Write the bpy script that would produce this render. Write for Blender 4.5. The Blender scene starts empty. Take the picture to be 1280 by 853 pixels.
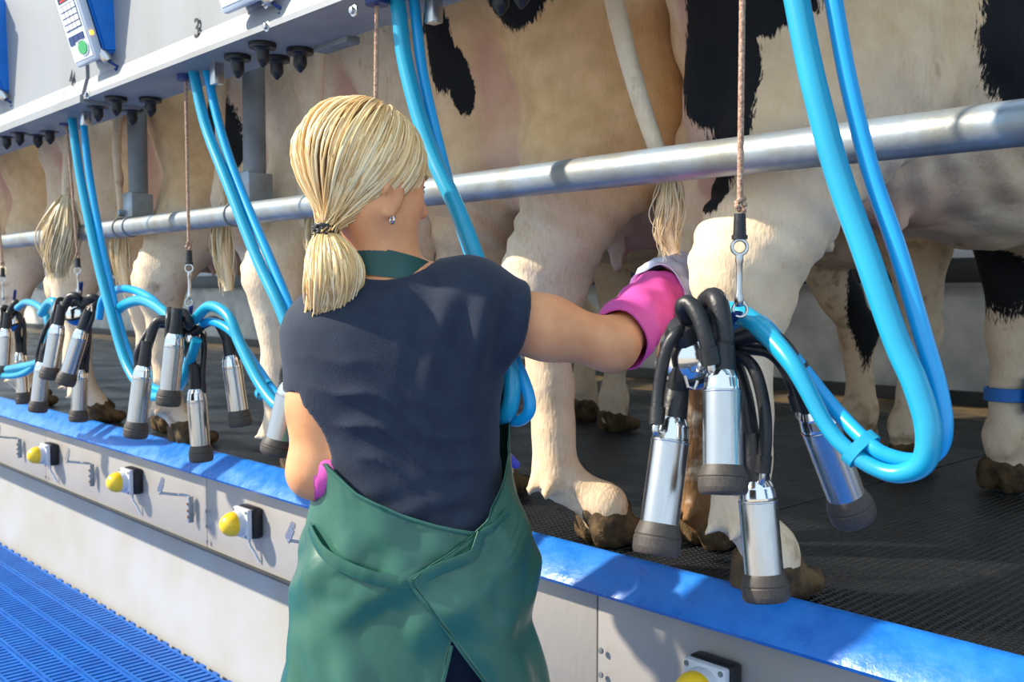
import bpy, bmesh, math, random
import numpy as np
from mathutils import Vector, Matrix, Quaternion
random.seed(4); np.random.seed(4)
C = bpy.context.scene.collection
SC = bpy.context.scene

# ---------------------------------------------------------------- camera
FPX, YAW, PITCH, CAMZ = 1244.0, math.radians(47), math.atan(62.5/1244), 1.36
cam = bpy.data.cameras.new('camera'); camo = bpy.data.objects.new('camera', cam); C.objects.link(camo)
cam.sensor_width = 36; cam.lens = FPX/1280*36; cam.clip_start = .02
camo.location = (0, 0, CAMZ); camo.rotation_euler = (math.pi/2-PITCH, 0, YAW)
cam.dof.use_dof = True; cam.dof.focus_distance = 1.62; cam.dof.aperture_fstop = 9.0
SC.camera = camo
# ---------------------------------------------------------------- light
SC.view_settings.view_transform = 'Standard'; SC.view_settings.look = 'None'
SC.view_settings.gamma = 1; SC.view_settings.use_curve_mapping = False
SC.view_settings.exposure = 0.22
wd = bpy.data.worlds.new('world'); SC.world = wd; wd.use_nodes = True
bg = wd.node_tree.nodes['Background']; bg.inputs[0].default_value = (.62, .80, 1.0, 1); bg.inputs[1].default_value = 1.25
sun = bpy.data.lights.new('sun', 'SUN'); sun.energy = 6.0; sun.angle = math.radians(1.6); sun.color = (1, .90, .75)
suno = bpy.data.objects.new('sun', sun); C.objects.link(suno)
suno.rotation_euler = Vector((.90, 1.0, -.95)).to_track_quat('-Z', 'Y').to_euler()

# ---------------------------------------------------------------- geometry helpers
_r = Vector((math.cos(YAW), math.sin(YAW), 0)); _f0 = Vector((-math.sin(YAW), math.cos(YAW), 0))
_f = _f0*math.cos(PITCH)+Vector((0, 0, -math.sin(PITCH))); _u = _f0*math.sin(PITCH)+Vector((0, 0, math.cos(PITCH)))
def _dir(px, py): return _f + _r*((px-640)/FPX) + _u*((426.5-py)/FPX)
O0 = Vector((0, 0, CAMZ))
def W(px, py, D):                   # where the line of sight meets the upright plane at distance D from the pit
    d = _dir(px, py); return O0 + d*(D/d.y)
def WF(px, py, dep):                # ... at depth dep
    d = _dir(px, py); return O0 + d*(dep/d.dot(_f0))
def WZ(px, py, z):
    d = _dir(px, py); return O0 + d*((z-CAMZ)/d.z)
V = Vector
# ---------------------------------------------------------------- materials
def mat(name, col, rough=.5, metal=0, var=.0, vscale=8, bump=0, bscale=60, col2=None, coat=0, stretch=None, spec=None, trans=0, emis=None, sss=0, detail=4, rvar=0):
    m = bpy.data.materials.new(name); m.use_nodes = True; nt = m.node_tree; b = nt.nodes['Principled BSDF']
    b.inputs['Base Color'].default_value = (*col, 1); b.inputs['Roughness'].default_value = rough; b.inputs['Metallic'].default_value = metal
    if coat: b.inputs['Coat Weight'].default_value = coat; b.inputs['Coat Roughness'].default_value = .15
    if spec is not None: b.inputs['Specular IOR Level'].default_value = spec
    if trans: b.inputs['Transmission Weight'].default_value = trans
    if sss: b.inputs['Subsurface Weight'].default_value = sss; b.inputs['Subsurface Radius'].default_value = (.02, .008, .004); b.inputs['Subsurface Scale'].default_value = .5
    if emis: b.inputs['Emission Color'].default_value = (*emis[0], 1); b.inputs['Emission Strength'].default_value = emis[1]
    tc = nt.nodes.new('ShaderNodeTexCoord'); mp = nt.nodes.new('ShaderNodeMapping'); nt.links.new(tc.outputs['Object'], mp.inputs[0])
    if stretch: mp.inputs['Scale'].default_value = stretch
    if var or rvar:
        n = nt.nodes.new('ShaderNodeTexNoise'); n.inputs['Scale'].default_value = vscale; n.inputs['Detail'].default_value = detail; nt.links.new(mp.outputs[0], n.inputs[0])
    if var:
        r = nt.nodes.new('ShaderNodeMapRange'); r.inputs[1].default_value = .35; r.inputs[2].default_value = .68; nt.links.new(n.outputs[0], r.inputs[0])
        mx = nt.nodes.new('ShaderNodeMix'); mx.data_type = 'RGBA'; nt.links.new(r.outputs[0], mx.inputs[0])
        c2 = col2 if col2 else tuple(c*(1-var) for c in col)
        mx.inputs[6].default_value = (*col, 1); mx.inputs[7].default_value = (*c2, 1); nt.links.new(mx.outputs[2], b.inputs['Base Color'])
    if rvar:
        r2 = nt.nodes.new('ShaderNodeMapRange'); r2.inputs[1].default_value = .3; r2.inputs[2].default_value = .7
        r2.inputs[3].default_value = rough-rvar; r2.inputs[4].default_value = rough+rvar; nt.links.new(n.outputs[0], r2.inputs[0]); nt.links.new(r2.outputs[0], b.inputs['Roughness'])
    if bump:
        n2 = nt.nodes.new('ShaderNodeTexNoise'); n2.inputs['Scale'].default_value = bscale; n2.inputs['Detail'].default_value = 5; nt.links.new(mp.outputs[0], n2.inputs[0])
        bp = nt.nodes.new('ShaderNodeBump'); bp.inputs['Strength'].default_value = bump; bp.inputs['Distance'].default_value = .01
        nt.links.new(n2.outputs[0], bp.inputs['Height']); nt.links.new(bp.outputs[0], b.inputs['Normal'])
    return m
M = {}
M['galv'] = mat('galvanised_steel', (.36, .42, .47), .46, .6, .25, 14, .12, 40, col2=(.26, .26, .23), rvar=.08)
M['galv_dark'] = mat('dull_galvanised_steel', (.26, .28, .29), .6, .5, .3, 14, .1, 40)
M['panel'] = mat('brushed_stainless_sheet', (.33, .34, .35), .55, .3, .18, 5, .08, 90, stretch=(1, 1, .25), rvar=.1)
M['kick'] = mat('kick_sheet', (.43, .39, .34), .5, .3, .3, 4, .08, 60, col2=(.40, .38, .35), rvar=.1, stretch=(1, 1, .4))
M['steel'] = mat('polished_steel', (.60, .59, .57), .27, 1, .10, 3, .0, 120, rvar=.04)
M['steel_sh'] = mat('shiny_steel', (.80, .79, .77), .14, 1)
M['curb'] = mat('blue_curb', (.010, .15, .56), .34, 0, .6, 22, .15, 60, col2=(.015, .20, .66), rvar=.12)
M['hose'] = mat('blue_hose', (.008, .31, .50), .30, 0, .2, 9, 0, 30, col2=(.010, .36, .55), coat=.2)
M['hose2'] = mat('deep_blue_hose', (.005, .34, .72), .32, 0, .2, 9, 0, 30, col2=(.005, .38, .76), coat=.2)
M['black'] = mat('black_rubber', (.016, .016, .018), .42, 0, .3, 30, .1, 150)
M['brownrub'] = mat('weathered_rubber', (.035, .030, .027), .5, 0, .5, 30, .12, 120, col2=(.085, .062, .045))
M['bluepl'] = mat('blue_plastic', (.0, .17, .62), .4, 0, .15, 20)
M['dkblue'] = mat('dark_blue_plastic', (.006, .03, .16), .4)
M['grating'] = mat('blue_grating_plastic', (.0, .135, .52), .5, 0, .35, 6, .1, 80, col2=(.0, .085, .42))
M['yellow'] = mat('yellow_plastic', (1.0, .64, .015), .3, 0, 0, coat=.3)
M['grey'] = mat('pale_grey_plastic', (.72, .73, .76), .45, 0, .08, 30)
M['bezel'] = mat('display_bezel', (.52, .60, .70), .3, 0, .08, 30)
M['keyg'] = mat('key_grey', (.80, .82, .86), .4)
M['green'] = mat('green_button', (.05, .42, .12), .4)
M['red'] = mat('red_digits', (.5, .01, .01), .4, emis=((1, .03, .01), 2.5))
M['orange'] = mat('orange_light', (1, .4, .05), .4, emis=((1, .35, .03), 3))
M['darkscreen'] = mat('dark_screen', (.02, .01, .03), .2)
M['ink'] = mat('black_ink', (.01, .01, .012), .5)
M['white'] = mat('white_sheet', (.66, .68, .70), .5, 0, .12, 2.2, .05, 50, col2=(.56, .59, .62))
M['pit'] = mat('white_pit_wall', (.42, .42, .42), .5, 0, .25, 3, .05, 60, col2=(.38, .36, .31))
M['concrete'] = mat('far_concrete', (.62, .61, .56), .7, 0, .3, 5, .1, 40, col2=(.36, .37, .36))
M['ground'] = mat('pit_ground', (.50, .43, .35), .8, 0, .3, 3)
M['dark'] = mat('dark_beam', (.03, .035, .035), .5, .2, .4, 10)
M['dirt'] = mat('dirty_strip', (.16, .11, .05), .45, 0, .8, 7, .3, 50, col2=(.04, .035, .03))
M['rope'] = mat('beige_rope', (.58, .40, .28), .8, 0, .5, 220, .4, 300, col2=(.30, .14, .09))
M['skin'] = mat('skin', (.84, .38, .17), .46, 0, .15, 30, .04, 400, col2=(.76, .31, .13), sss=.05)
M['shirt'] = mat('navy_jersey', (.007, .015, .036), .85, 0, .3, 35, .10, 300, col2=(.013, .024, .046))
M['shirt'].node_tree.nodes['Principled BSDF'].inputs['Sheen Weight'].default_value = .12
M['trouser'] = mat('navy_trousers', (.008, .012, .028), .85)
M['apron'] = mat('green_apron', (.026, .115, .078), .36, 0, .2, 6, .05, 60, col2=(.034, .14, .095), coat=.06)
M['apron_d'] = mat('dark_green_strap', (.012, .075, .062), .5, 0, .2, 20, .05, 200)
M['pink'] = mat('magenta_sleeve', (.80, .10, .44), .6, 0, .15, 12, .05, 200)
M['lav'] = mat('pale_lavender_glove', (.70, .74, .92), .45)
M['glove'] = mat('blue_violet_glove', (.09, .10, .66), .4)
M['boot'] = mat('dark_boots', (.01, .012, .012), .5)
M['hoof'] = mat('dirty_hoof', (.16, .095, .035), .85, 0, .8, 28, .8, 60, col2=(.035, .02, .008))
def hair_mat(name, c1, c2, c3):
    m = bpy.data.materials.new(name); m.use_nodes = True; nt = m.node_tree; b = nt.nodes['Principled BSDF']; b.inputs['Roughness'].default_value = .38
    g = nt.nodes.new('ShaderNodeNewGeometry'); cr = nt.nodes.new('ShaderNodeValToRGB'); cr.color_ramp.elements[0].color = (*c1, 1); cr.color_ramp.elements[1].color = (*c3, 1)
    e = cr.color_ramp.elements.new(.45); e.color = (*c2, 1); nt.links.new(g.outputs['Random Per Island'], cr.inputs[0]); nt.links.new(cr.outputs[0], b.inputs['Base Color']); return m
M['hair'] = hair_mat('blond_hair', (.58, .34, .12), (.92, .62, .27), (1.0, .82, .50))
M['haircap'] = mat('blond_under_hair', (.50, .32, .14), .6, 0, .4, 60)
M['tassel'] = hair_mat('tail_hair', (.62, .45, .22), (.80, .64, .38), (.95, .82, .58))

def cow_mat():
    m = bpy.data.materials.new('cow_coat'); m.use_nodes = True; nt = m.node_tree; b = nt.nodes['Principled BSDF']; L = nt.links.new
    b.inputs['Roughness'].default_value = .75; b.inputs['Specular IOR Level'].default_value = .25
    at = nt.nodes.new('ShaderNodeAttribute'); at.attribute_name = 'coat'; sp = nt.nodes.new('ShaderNodeSeparateColor'); L(at.outputs['Color'], sp.inputs[0])
    tc = nt.nodes.new('ShaderNodeTexCoord'); mp = nt.nodes.new('ShaderNodeMapping'); mp.inputs['Scale'].default_value = (1, 1, .3); L(tc.outputs['Object'], mp.inputs[0])
    def noise(sc, det, src): n = nt.nodes.new('ShaderNodeTexNoise'); n.inputs['Scale'].default_value = sc; n.inputs['Detail'].default_value = det; L(src, n.inputs[0]); return n
    def math_(op, a, bb): n = nt.nodes.new('ShaderNodeMath'); n.operation = op; [L(v, n.inputs[i]) if hasattr(v, 'links') else setattr(n.inputs[i], 'default_value', v) for i, v in enumerate((a, bb))]; return n.outputs[0]
    def mr(v, a, c): n = nt.nodes.new('ShaderNodeMapRange'); n.inputs[1].default_value = a; n.inputs[2].default_value = c; L(v, n.inputs[0]); return n.outputs[0]
    def mix(f, a, c):
        n = nt.nodes.new('ShaderNodeMix'); n.data_type = 'RGBA'; L(f, n.inputs[0])
        for i, v in ((6, a), (7, c)):
            if isinstance(v, tuple): n.inputs[i].default_value = (*v, 1)
            else: L(v, n.inputs[i])
        return n.outputs[2]
    fur = noise(170, 4, mp.outputs[0]); big = noise(5, 4, tc.outputs['Object']); med = noise(22, 5, tc.outputs['Object'])
    base = mix(mr(big.outputs[0], .35, .7), (.93, .78, .58), (.82, .60, .37))
    base = mix(mr(fur.outputs[0], .25, .75), base, mix(mr(med.outputs[0], .3, .7), (.88, .71, .51), (.72, .51, .31)))
    d0 = math_('ADD', sp.outputs[2], math_('MULTIPLY', math_('SUBTRACT', med.outputs[0], .5), 1.3))
    base = mix(mr(d0, .35, .8), base, (.20, .095, .035))
    sp1 = noise(14, 6, tc.outputs['Object']); base = mix(mr(sp1.outputs[0], .68, .82), base, (.20, .13, .07))
    at2 = nt.nodes.new('ShaderNodeAttribute'); at2.attribute_name = 'tan'; base = mix(at2.outputs['Fac'], base, mix(mr(med.outputs[0], .3, .7), (.90, .57, .27), (.72, .43, .18)))
    p0 = math_('ADD', sp.outputs[1], math_('MULTIPLY', math_('SUBTRACT', big.outputs[0], .5), .5))
    base = mix(mr(p0, .3, .8), base, (.62, .29, .22))
    k0 = math_('ADD', sp.outputs[0], math_('MULTIPLY', math_('SUBTRACT', fur.outputs[0], .5), .22))
    k0 = math_('ADD', k0, math_('MULTIPLY', math_('SUBTRACT', med.outputs[0], .5), .12))
    base = mix(mr(k0, .48, .52), base, (.008, .009, .011))
    L(base, b.inputs['Base Color'])
    bp = nt.nodes.new('ShaderNodeBump'); bp.inputs['Strength'].default_value = .35; bp.inputs['Distance'].default_value = .006
    L(math_('ADD', fur.outputs[0], math_('MULTIPLY', med.outputs[0], 2.0)), bp.inputs['Height']); L(bp.outputs[0], b.inputs['Normal'])
    return m
M['cow'] = cow_mat()
def studmat():
    m = bpy.data.materials.new('studded_rubber'); m.use_nodes = True; nt = m.node_tree; b = nt.nodes['Principled BSDF']; L = nt.links.new
    b.inputs['Base Color'].default_value = (.018, .019, .020, 1)
    tc = nt.nodes.new('ShaderNodeTexCoord'); sx = nt.nodes.new('ShaderNodeSeparateXYZ'); L(tc.outputs['Object'], sx.inputs[0])
    def math_(op, a, bb=0.0): n = nt.nodes.new('ShaderNodeMath'); n.operation = op; [L(v, n.inputs[i]) if hasattr(v, 'links') else setattr(n.inputs[i], 'default_value', v) for i, v in enumerate((a, bb))]; return n.outputs[0]
    s1 = math_('SINE', math_('MULTIPLY', sx.outputs[0], 2*math.pi/.017)); ph = math_('MULTIPLY', s1, .9)
    s2 = math_('SINE', math_('ADD', math_('MULTIPLY', sx.outputs[1], 2*math.pi/.013), ph))
    h = math_('MULTIPLY', math_('ADD', s1, 1.15), math_('ADD', s2, 1.15))
    n = nt.nodes.new('ShaderNodeTexNoise'); n.inputs['Scale'].default_value = 3.5; n.inputs['Detail'].default_value = 5; L(tc.outputs['Object'], n.inputs[0])
    mr = nt.nodes.new('ShaderNodeMapRange'); mr.inputs[1].default_value = .35; mr.inputs[2].default_value = .65; mr.inputs[3].default_value = .24; mr.inputs[4].default_value = .50; L(n.outputs[0], mr.inputs[0]); L(mr.outputs[0], b.inputs['Roughness'])
    mc = nt.nodes.new('ShaderNodeMix'); mc.data_type = 'RGBA'; n3 = nt.nodes.new('ShaderNodeTexNoise'); n3.inputs['Scale'].default_value = 9; n3.inputs['Detail'].default_value = 7; L(tc.outputs['Object'], n3.inputs[0])
    m3 = nt.nodes.new('ShaderNodeMapRange'); m3.inputs[1].default_value = .62; m3.inputs[2].default_value = .80; L(n3.outputs[0], m3.inputs[0]); L(m3.outputs[0], mc.inputs[0])
    mc.inputs[6].default_value = (.010, .012, .014, 1); mc.inputs[7].default_value = (.06, .045, .028, 1); L(mc.outputs[2], b.inputs['Base Color'])
    bp = nt.nodes.new('ShaderNodeBump'); bp.inputs['Strength'].default_value = .9; bp.inputs['Distance'].default_value = .006
    L(math_('ADD', h, math_('MULTIPLY', n3.outputs[0], 2.)), bp.inputs['Height']); L(bp.outputs[0], b.inputs['Normal']); return m
M['stud'] = studmat()

# ---------------------------------------------------------------- object helpers
def link(name, me, m, parent=None):
    o = bpy.data.objects.new(name, me); C.objects.link(o)
    if m is not None and not me.materials: me.materials.append(m)
    if parent is not None: o.parent = parent; o.matrix_parent_inverse = parent.matrix_world.inverted() if parent.type != 'EMPTY' or True else o.matrix_parent_inverse
    return o
def tag(o, label=None, cat=None, group=None, kind=None):
    if label: o['label'] = label
    if cat: o['category'] = cat
    if group: o['group'] = group
    if kind: o['kind'] = kind
    return o
def thing(name, loc, label, cat, group=None):
    o = bpy.data.objects.new(name, None); C.objects.link(o); o.location = loc; o.empty_display_size = .05
    o.matrix_world = Matrix.Translation(loc)
    return tag(o, label, cat, group)
def smooth(me, ang=None):
    me.polygons.foreach_set('use_smooth', [True]*len(me.polygons))
    if ang: me.set_sharp_from_angle(angle=math.radians(ang))
    me.update()
def bm_mesh(bm, name='m', sm=None):
    bmesh.ops.recalc_face_normals(bm, faces=bm.faces[:])
    me = bpy.data.meshes.new(name); bm.to_mesh(me); bm.free()
    if sm: smooth(me, sm)
    return me
def add_box(bm, lo, hi, bev=0, mtx=None):
    r = bmesh.ops.create_cube(bm, size=1); vs = r['verts']; lo = V(lo); hi = V(hi)
    for v in vs: v.co = V([lo[i]+(v.co[i]+.5)*(hi[i]-lo[i]) for i in range(3)])
    if bev:
        es = list({e for v in vs for e in v.link_edges}); r2 = bmesh.ops.bevel(bm, geom=es, offset=bev, segments=2, affect='EDGES', profile=.5)
        vs = list({v for f in r2['faces'] for v in f.verts}|{v for v in vs if v.is_valid})
    if mtx is not None:
        for v in vs: v.co = mtx @ v.co
    return vs
def frames(pts):
    n = len(pts); T = []
    for i in range(n):
        t = pts[min(i+1, n-1)]-pts[max(i-1, 0)]; T.append(t.normalized() if t.length > 1e-9 else V((0, 0, 1)))
    up = V((0, 0, 1)) if abs(T[0].z) < .9 else V((1, 0, 0)); N = [(up-T[0]*up.dot(T[0])).normalized()]
    for i in range(1, n):
        v = N[-1]-T[i]*N[-1].dot(T[i]); N.append(v.normalized() if v.length > 1e-6 else N[-1])
    return T, N
def add_tube(bm, pts, rad, seg=12, cap=True, flat=1.0):
    pts = [V(p) for p in pts]; T, N = frames(pts); rings = []
    if not hasattr(rad, '__len__'): rad = [rad]*len(pts)
    for p, t, n, r in zip(pts, T, N, rad):
        b = t.cross(n); rings.append([bm.verts.new(p+(n*math.cos(a)*flat+b*math.sin(a))*r) for a in [2*math.pi*k/seg for k in range(seg)]])
    for a, b in zip(rings, rings[1:]):
        for k in range(seg): bm.faces.new((a[k], a[(k+1) % seg], b[(k+1) % seg], b[k]))
    if cap: bm.faces.new(rings[0][::-1]); bm.faces.new(rings[-1])
def spline(ps, n=8):
    ps = [V(p) for p in ps]; q = [ps[0]*2-ps[1]]+ps+[ps[-1]*2-ps[-2]]; out = []
    for i in range(1, len(q)-2):
        p0, p1, p2, p3 = q[i-1:i+3]
        for k in range(n):
            t = k/n; out.append(.5*((2*p1)+(p2-p0)*t+(2*p0-5*p1+4*p2-p3)*t*t+(3*p1-p0-3*p2+p3)*t**3))
    out.append(ps[-1]); return out
def lerp_list(vals, n):
    x = np.linspace(0, len(vals)-1, n); return list(np.interp(x, range(len(vals)), vals))
def tube_obj(name, ps, r, m, parent=None, seg=12, n=8, sm=50, flat=1.0):
    bm = bmesh.new(); s = spline(ps, n) if len(ps) > 2 else [V(p) for p in ps]
    add_tube(bm, s, lerp_list(r, len(s)) if hasattr(r, '__len__') else r, seg, flat=flat)
    return link(name, bm_mesh(bm, name, sm), m, parent)
def add_lathe(bm, prof, mtx=Matrix(), seg=24):
    rings = []
    for r, z in prof:
        rings.append([bm.verts.new(mtx @ V((r*math.cos(2*math.pi*k/seg), r*math.sin(2*math.pi*k/seg), z))) for k in range(seg)] if r > 1e-6 else [bm.verts.new(mtx @ V((0, 0, z)))])
    for a, b in zip(rings, rings[1:]):
        for k in range(seg):
            k2 = (k+1) % seg
            if len(a) == 1: bm.faces.new((a[0], b[k2], b[k]))
            elif len(b) == 1: bm.faces.new((a[k], a[k2], b[0]))
            else: bm.faces.new((a[k], a[k2], b[k2], b[k]))
def lathe_obj(name, prof, m, parent=None, mtx=Matrix(), seg=24, sm=40):
    bm = bmesh.new(); add_lathe(bm, prof, mtx, seg); return link(name, bm_mesh(bm, name, sm), m, parent)
def axis_mtx(a, b, R=1.0, L=None):      # z axis from a to b, scaled
    d = V(b)-V(a); q = d.to_track_quat('Z', 'Y').to_matrix().to_4x4()
    return Matrix.Translation(a) @ q @ Matrix.Diagonal((R, R, d.length if L is None else L, 1))
def box_obj(name, lo, hi, m, parent=None, bev=0, mtx=None, sm=30):
    bm = bmesh.new(); add_box(bm, lo, hi, bev, mtx); return link(name, bm_mesh(bm, name, sm if bev else None), m, parent)
def torus_bm(bm, c, R, r, nrm, seg=20, s2=8):
    q = V(nrm).to_track_quat('Z', 'Y'); pts = [V(c)+q @ V((R*math.cos(a), R*math.sin(a), 0)) for a in [2*math.pi*k/seg for k in range(seg)]]
    rings = []
    for k, p in enumerate(pts):
        o = (p-V(c)).normalized(); z = q @ V((0, 0, 1)); rings.append([bm.verts.new(p+(o*math.cos(t)+z*math.sin(t))*r) for t in [2*math.pi*j/s2 for j in range(s2)]])
    for k in range(seg):
        a, b = rings[k], rings[(k+1) % seg]
        for j in range(s2): bm.faces.new((a[j], b[j], b[(j+1) % s2], a[(j+1) % s2]))
# ---------------------------------------------------------------- signed-distance modelling (one continuous skin)
def prim_d(p, X, Y, Z):
    t = p[0]
    if t == 'c':
        a = np.array(p[1]); b = np.array(p[2]); d = b-a; L = (d*d).sum()+1e-12
        h = np.clip(((X-a[0])*d[0]+(Y-a[1])*d[1]+(Z-a[2])*d[2])/L, 0, 1)
        return np.sqrt((X-a[0]-h*d[0])**2+(Y-a[1]-h*d[1])**2+(Z-a[2]-h*d[2])**2)-(p[3]+(p[4]-p[3])*h)
    if t == 'e':
        c = p[1]; r = p[2]; x, y, z = X-c[0], Y-c[1], Z-c[2]
        if len(p) > 4 and p[4] is not None:
            R = np.array(p[4]); x, y, z = R[0, 0]*x+R[1, 0]*y+R[2, 0]*z, R[0, 1]*x+R[1, 1]*y+R[2, 1]*z, R[0, 2]*x+R[1, 2]*y+R[2, 2]*z
        k0 = np.sqrt((x/r[0])**2+(y/r[1])**2+(z/r[2])**2); k1 = np.sqrt((x/r[0]**2)**2+(y/r[1]**2)**2+(z/r[2]**2)**2)+1e-9
        return k0*(k0-1)/k1
    if t == 'y':    # capped cylinder
        a = np.array(p[1]); b = np.array(p[2]); d = b-a; L = math.sqrt((d*d).sum()); d = d/L
        s = (X-a[0])*d[0]+(Y-a[1])*d[1]+(Z-a[2])*d[2]; q = np.sqrt(np.maximum((X-a[0])**2+(Y-a[1])**2+(Z-a[2])**2-s*s, 0))
        return np.maximum(np.maximum(-s, s-L), q-p[3])
def prim_box(p):
    if p[0] == 'c': a, b, R = np.array(p[1]), np.array(p[2]), max(p[3], p[4]); return np.minimum(a, b)-R, np.maximum(a, b)+R
    if p[0] == 'e': R = max(p[2]) if len(p) > 4 and p[4] is not None else np.array(p[2]); return np.array(p[1])-R, np.array(p[1])+R
    a, b, R = np.array(p[1]), np.array(p[2]), p[3]; return np.minimum(a, b)-R, np.maximum(a, b)+R
def kof(p): return {'c': lambda: p[5], 'e': lambda: p[3], 'y': lambda: p[4]}[p[0]]()
def smin(a, b, k):
    h = np.maximum(k-np.abs(a-b), 0)/k; return np.minimum(a, b)-h*h*k*.25
def eval_sdf(prims, subs, X, Y, Z):
    v = np.full(X.shape, 1.0)
    for p in prims: v = smin(v, prim_d(p, X, Y, Z), max(kof(p), 1e-4))
    for p in subs: v = -smin(-v, prim_d(p, X, Y, Z), max(kof(p), 1e-4))
    return v
def sdf_mesh(name, prims, subs=(), h=.01, infl=0.0, zclip=None):
    bb = [prim_box(p) for p in prims]; lo = np.min([b[0] for b in bb], 0)-3*h-infl-.02; hi = np.max([b[1] for b in bb], 0)+3*h+infl+.02
    if zclip: lo[2] = max(lo[2], zclip[0]-3*h); hi[2] = min(hi[2], zclip[1]+3*h)
    n = np.ceil((hi-lo)/h).astype(int)+1
    xs, ys, zs = [lo[i]+h*np.arange(n[i]) for i in range(3)]
    F = np.full(tuple(n), .2, dtype=np.float32)
    def app(p, sub):
        k = max(kof(p), 1e-4); a, b = prim_box(p); mg = k+2*h+infl+.004
        i0 = np.clip(np.floor((a-mg-lo)/h).astype(int), 0, n); i1 = np.clip(np.ceil((b+mg-lo)/h).astype(int)+1, 0, n)
        if (i1 <= i0).any(): return
        sl = tuple(slice(i0[i], i1[i]) for i in range(3))
        d = prim_d(p, xs[sl[0]][:, None, None], ys[sl[1]][None, :, None], zs[sl[2]][None, None, :])
        F[sl] = smin(F[sl], d, k) if not sub else -smin(-F[sl], d, k)
    for p in prims: app(p, False)
    F -= infl
    for p in subs: app(p, True)
    if zclip:
        F[:] = np.maximum(F, (zclip[0]-zs)[None, None, :]); F[:] = np.maximum(F, (zs-zclip[1])[None, None, :])
    # surface nets
    S = F < 0; nx, ny, nz = n
    c = np.zeros((nx-1, ny-1, nz-1), int)
    for dx in (0, 1):
        for dy in (0, 1):
            for dz in (0, 1): c += S[dx:nx-1+dx, dy:ny-1+dy, dz:nz-1+dz]
    act = (c > 0) & (c < 8); idx = np.full(act.shape, -1, dtype=np.int64); I = np.argwhere(act); idx[act] = np.arange(len(I))
    acc = np.zeros((len(I), 3)); cnt = np.zeros(len(I))
    cor = [(a, b, d) for a in (0, 1) for b in (0, 1) for d in (0, 1)]
    for a in cor:
        for ax in range(3):
            if a[ax]: continue
            b = list(a); b[ax] = 1
            fa = F[I[:, 0]+a[0], I[:, 1]+a[1], I[:, 2]+a[2]]; fb = F[I[:, 0]+b[0], I[:, 1]+b[1], I[:, 2]+b[2]]
            mk = (fa < 0) != (fb < 0); t = np.where(mk, fa/np.where(mk, fa-fb, 1), 0)
            pt = np.tile(np.array(a, float), (len(I), 1)); pt[:, ax] += t; acc[mk] += pt[mk]; cnt[mk] += 1
    P = lo+h*(I+acc/cnt[:, None])
    Q = []
    for ax in range(3):
        u, w = (ax+1) % 3, (ax+2) % 3
        sa = [slice(None)]*3; sb = [slice(None)]*3; sa[ax] = slice(0, -1); sb[ax] = slice(1, None)
        A, B = S[tuple(sa)], S[tuple(sb)]; E = np.argwhere(A != B)
        E = E[(E[:, u] > 0) & (E[:, w] > 0) & (E[:, u] < n[u]-1) & (E[:, w] < n[w]-1)]
        ins = A[E[:, 0], E[:, 1], E[:, 2]]
        def g(du, dw): e = E.copy(); e[:, u] -= du; e[:, w] -= dw; return idx[e[:, 0], e[:, 1], e[:, 2]]
        q = np.stack([g(1, 1), g(0, 1), g(0, 0), g(1, 0)], 1); q[~ins] = q[~ins][:, ::-1]; Q.append(q)
    Q = np.concatenate(Q); Q = Q[(Q >= 0).all(1)]
    me = np_mesh(name, P, Q); return me, P
def np_mesh(name, P, Q):
    me = bpy.data.meshes.new(name); me.vertices.add(len(P)); me.vertices.foreach_set('co', np.asarray(P, dtype=np.float32).ravel())
    k = Q.shape[1]; me.loops.add(len(Q)*k); me.loops.foreach_set('vertex_index', Q.ravel().astype(np.int32))
    me.polygons.add(len(Q)); me.polygons.foreach_set('loop_start', np.arange(0, len(Q)*k, k, dtype=np.int32)); me.polygons.foreach_set('loop_total', np.full(len(Q), k, dtype=np.int32))
    me.update(calc_edges=True); me.validate(); me.polygons.foreach_set('use_smooth', [True]*len(me.polygons)); return me
def displace(me, fn):
    n = len(me.vertices); co = np.empty(n*3, dtype=np.float32); me.vertices.foreach_get('co', co); co = co.reshape(-1, 3)
    no = np.empty(n*3, dtype=np.float32); me.vertices.foreach_get('normal', no); no = no.reshape(-1, 3)
    co = co+no*fn(co, no)[:, None]; me.vertices.foreach_set('co', co.ravel()); me.update()
# ================================================================ SETTING
MATZ, DE = .81, 1.50
def S(name, lo, hi, m, **k): return tag(box_obj(name, lo, hi, m, **k), kind='structure')
S('floor', (-20, -14, -.25), (12, 6.2, -.12), M['ground'])

plat = S('floor_platform', (-18, 1.515, .62), (3.2, 5.3, .795), M['concrete'])
bm = bmesh.new(); pv = [(1.615, -.12), (1.74, .72), (1.80, .72), (1.80, -.12)]; rows = [[bm.verts.new((x, y, z)) for y, z in pv] for x in (-9, 3.2)]
for j in range(4): bm.faces.new((rows[0][j], rows[0][(j+1) % 4], rows[1][(j+1) % 4], rows[1][j]))
bm.faces.new(rows[0]); bm.faces.new(rows[1][::-1]); tag(link('wall_front', bm_mesh(bm), M['pit']), kind='structure')
S('wall_back', (-18, 4.95, .79), (3.2, 5.05, 1.385), M['concrete'])
S('daylight_sheet_back', (-18, 5.10, 1.0), (3.2, 5.16, 2.1), M['white'])  # added pale sheet, stands in for the bright daylight beyond the low wall
S('dark_gap_back', (-18, 4.90, .796), (3.2, 4.95, .87), M['dark'])  # dark strip put in for the dark gap at the wall's foot
S('trim_1', (-18, 4.30, .796), (3.2, 4.90, .806), M['dirt'])
S('ceiling', (-18, 2.2, 3.3), (3.2, 6.2, 3.4), M['concrete'])  # unseen barn roof, added for shade and cut back over the rumps
bb = thing('barrier_beam', (-3, 4.88, 1.42), 'dark steel beam running along the top of the low far wall behind the cows', 'beam')
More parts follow.
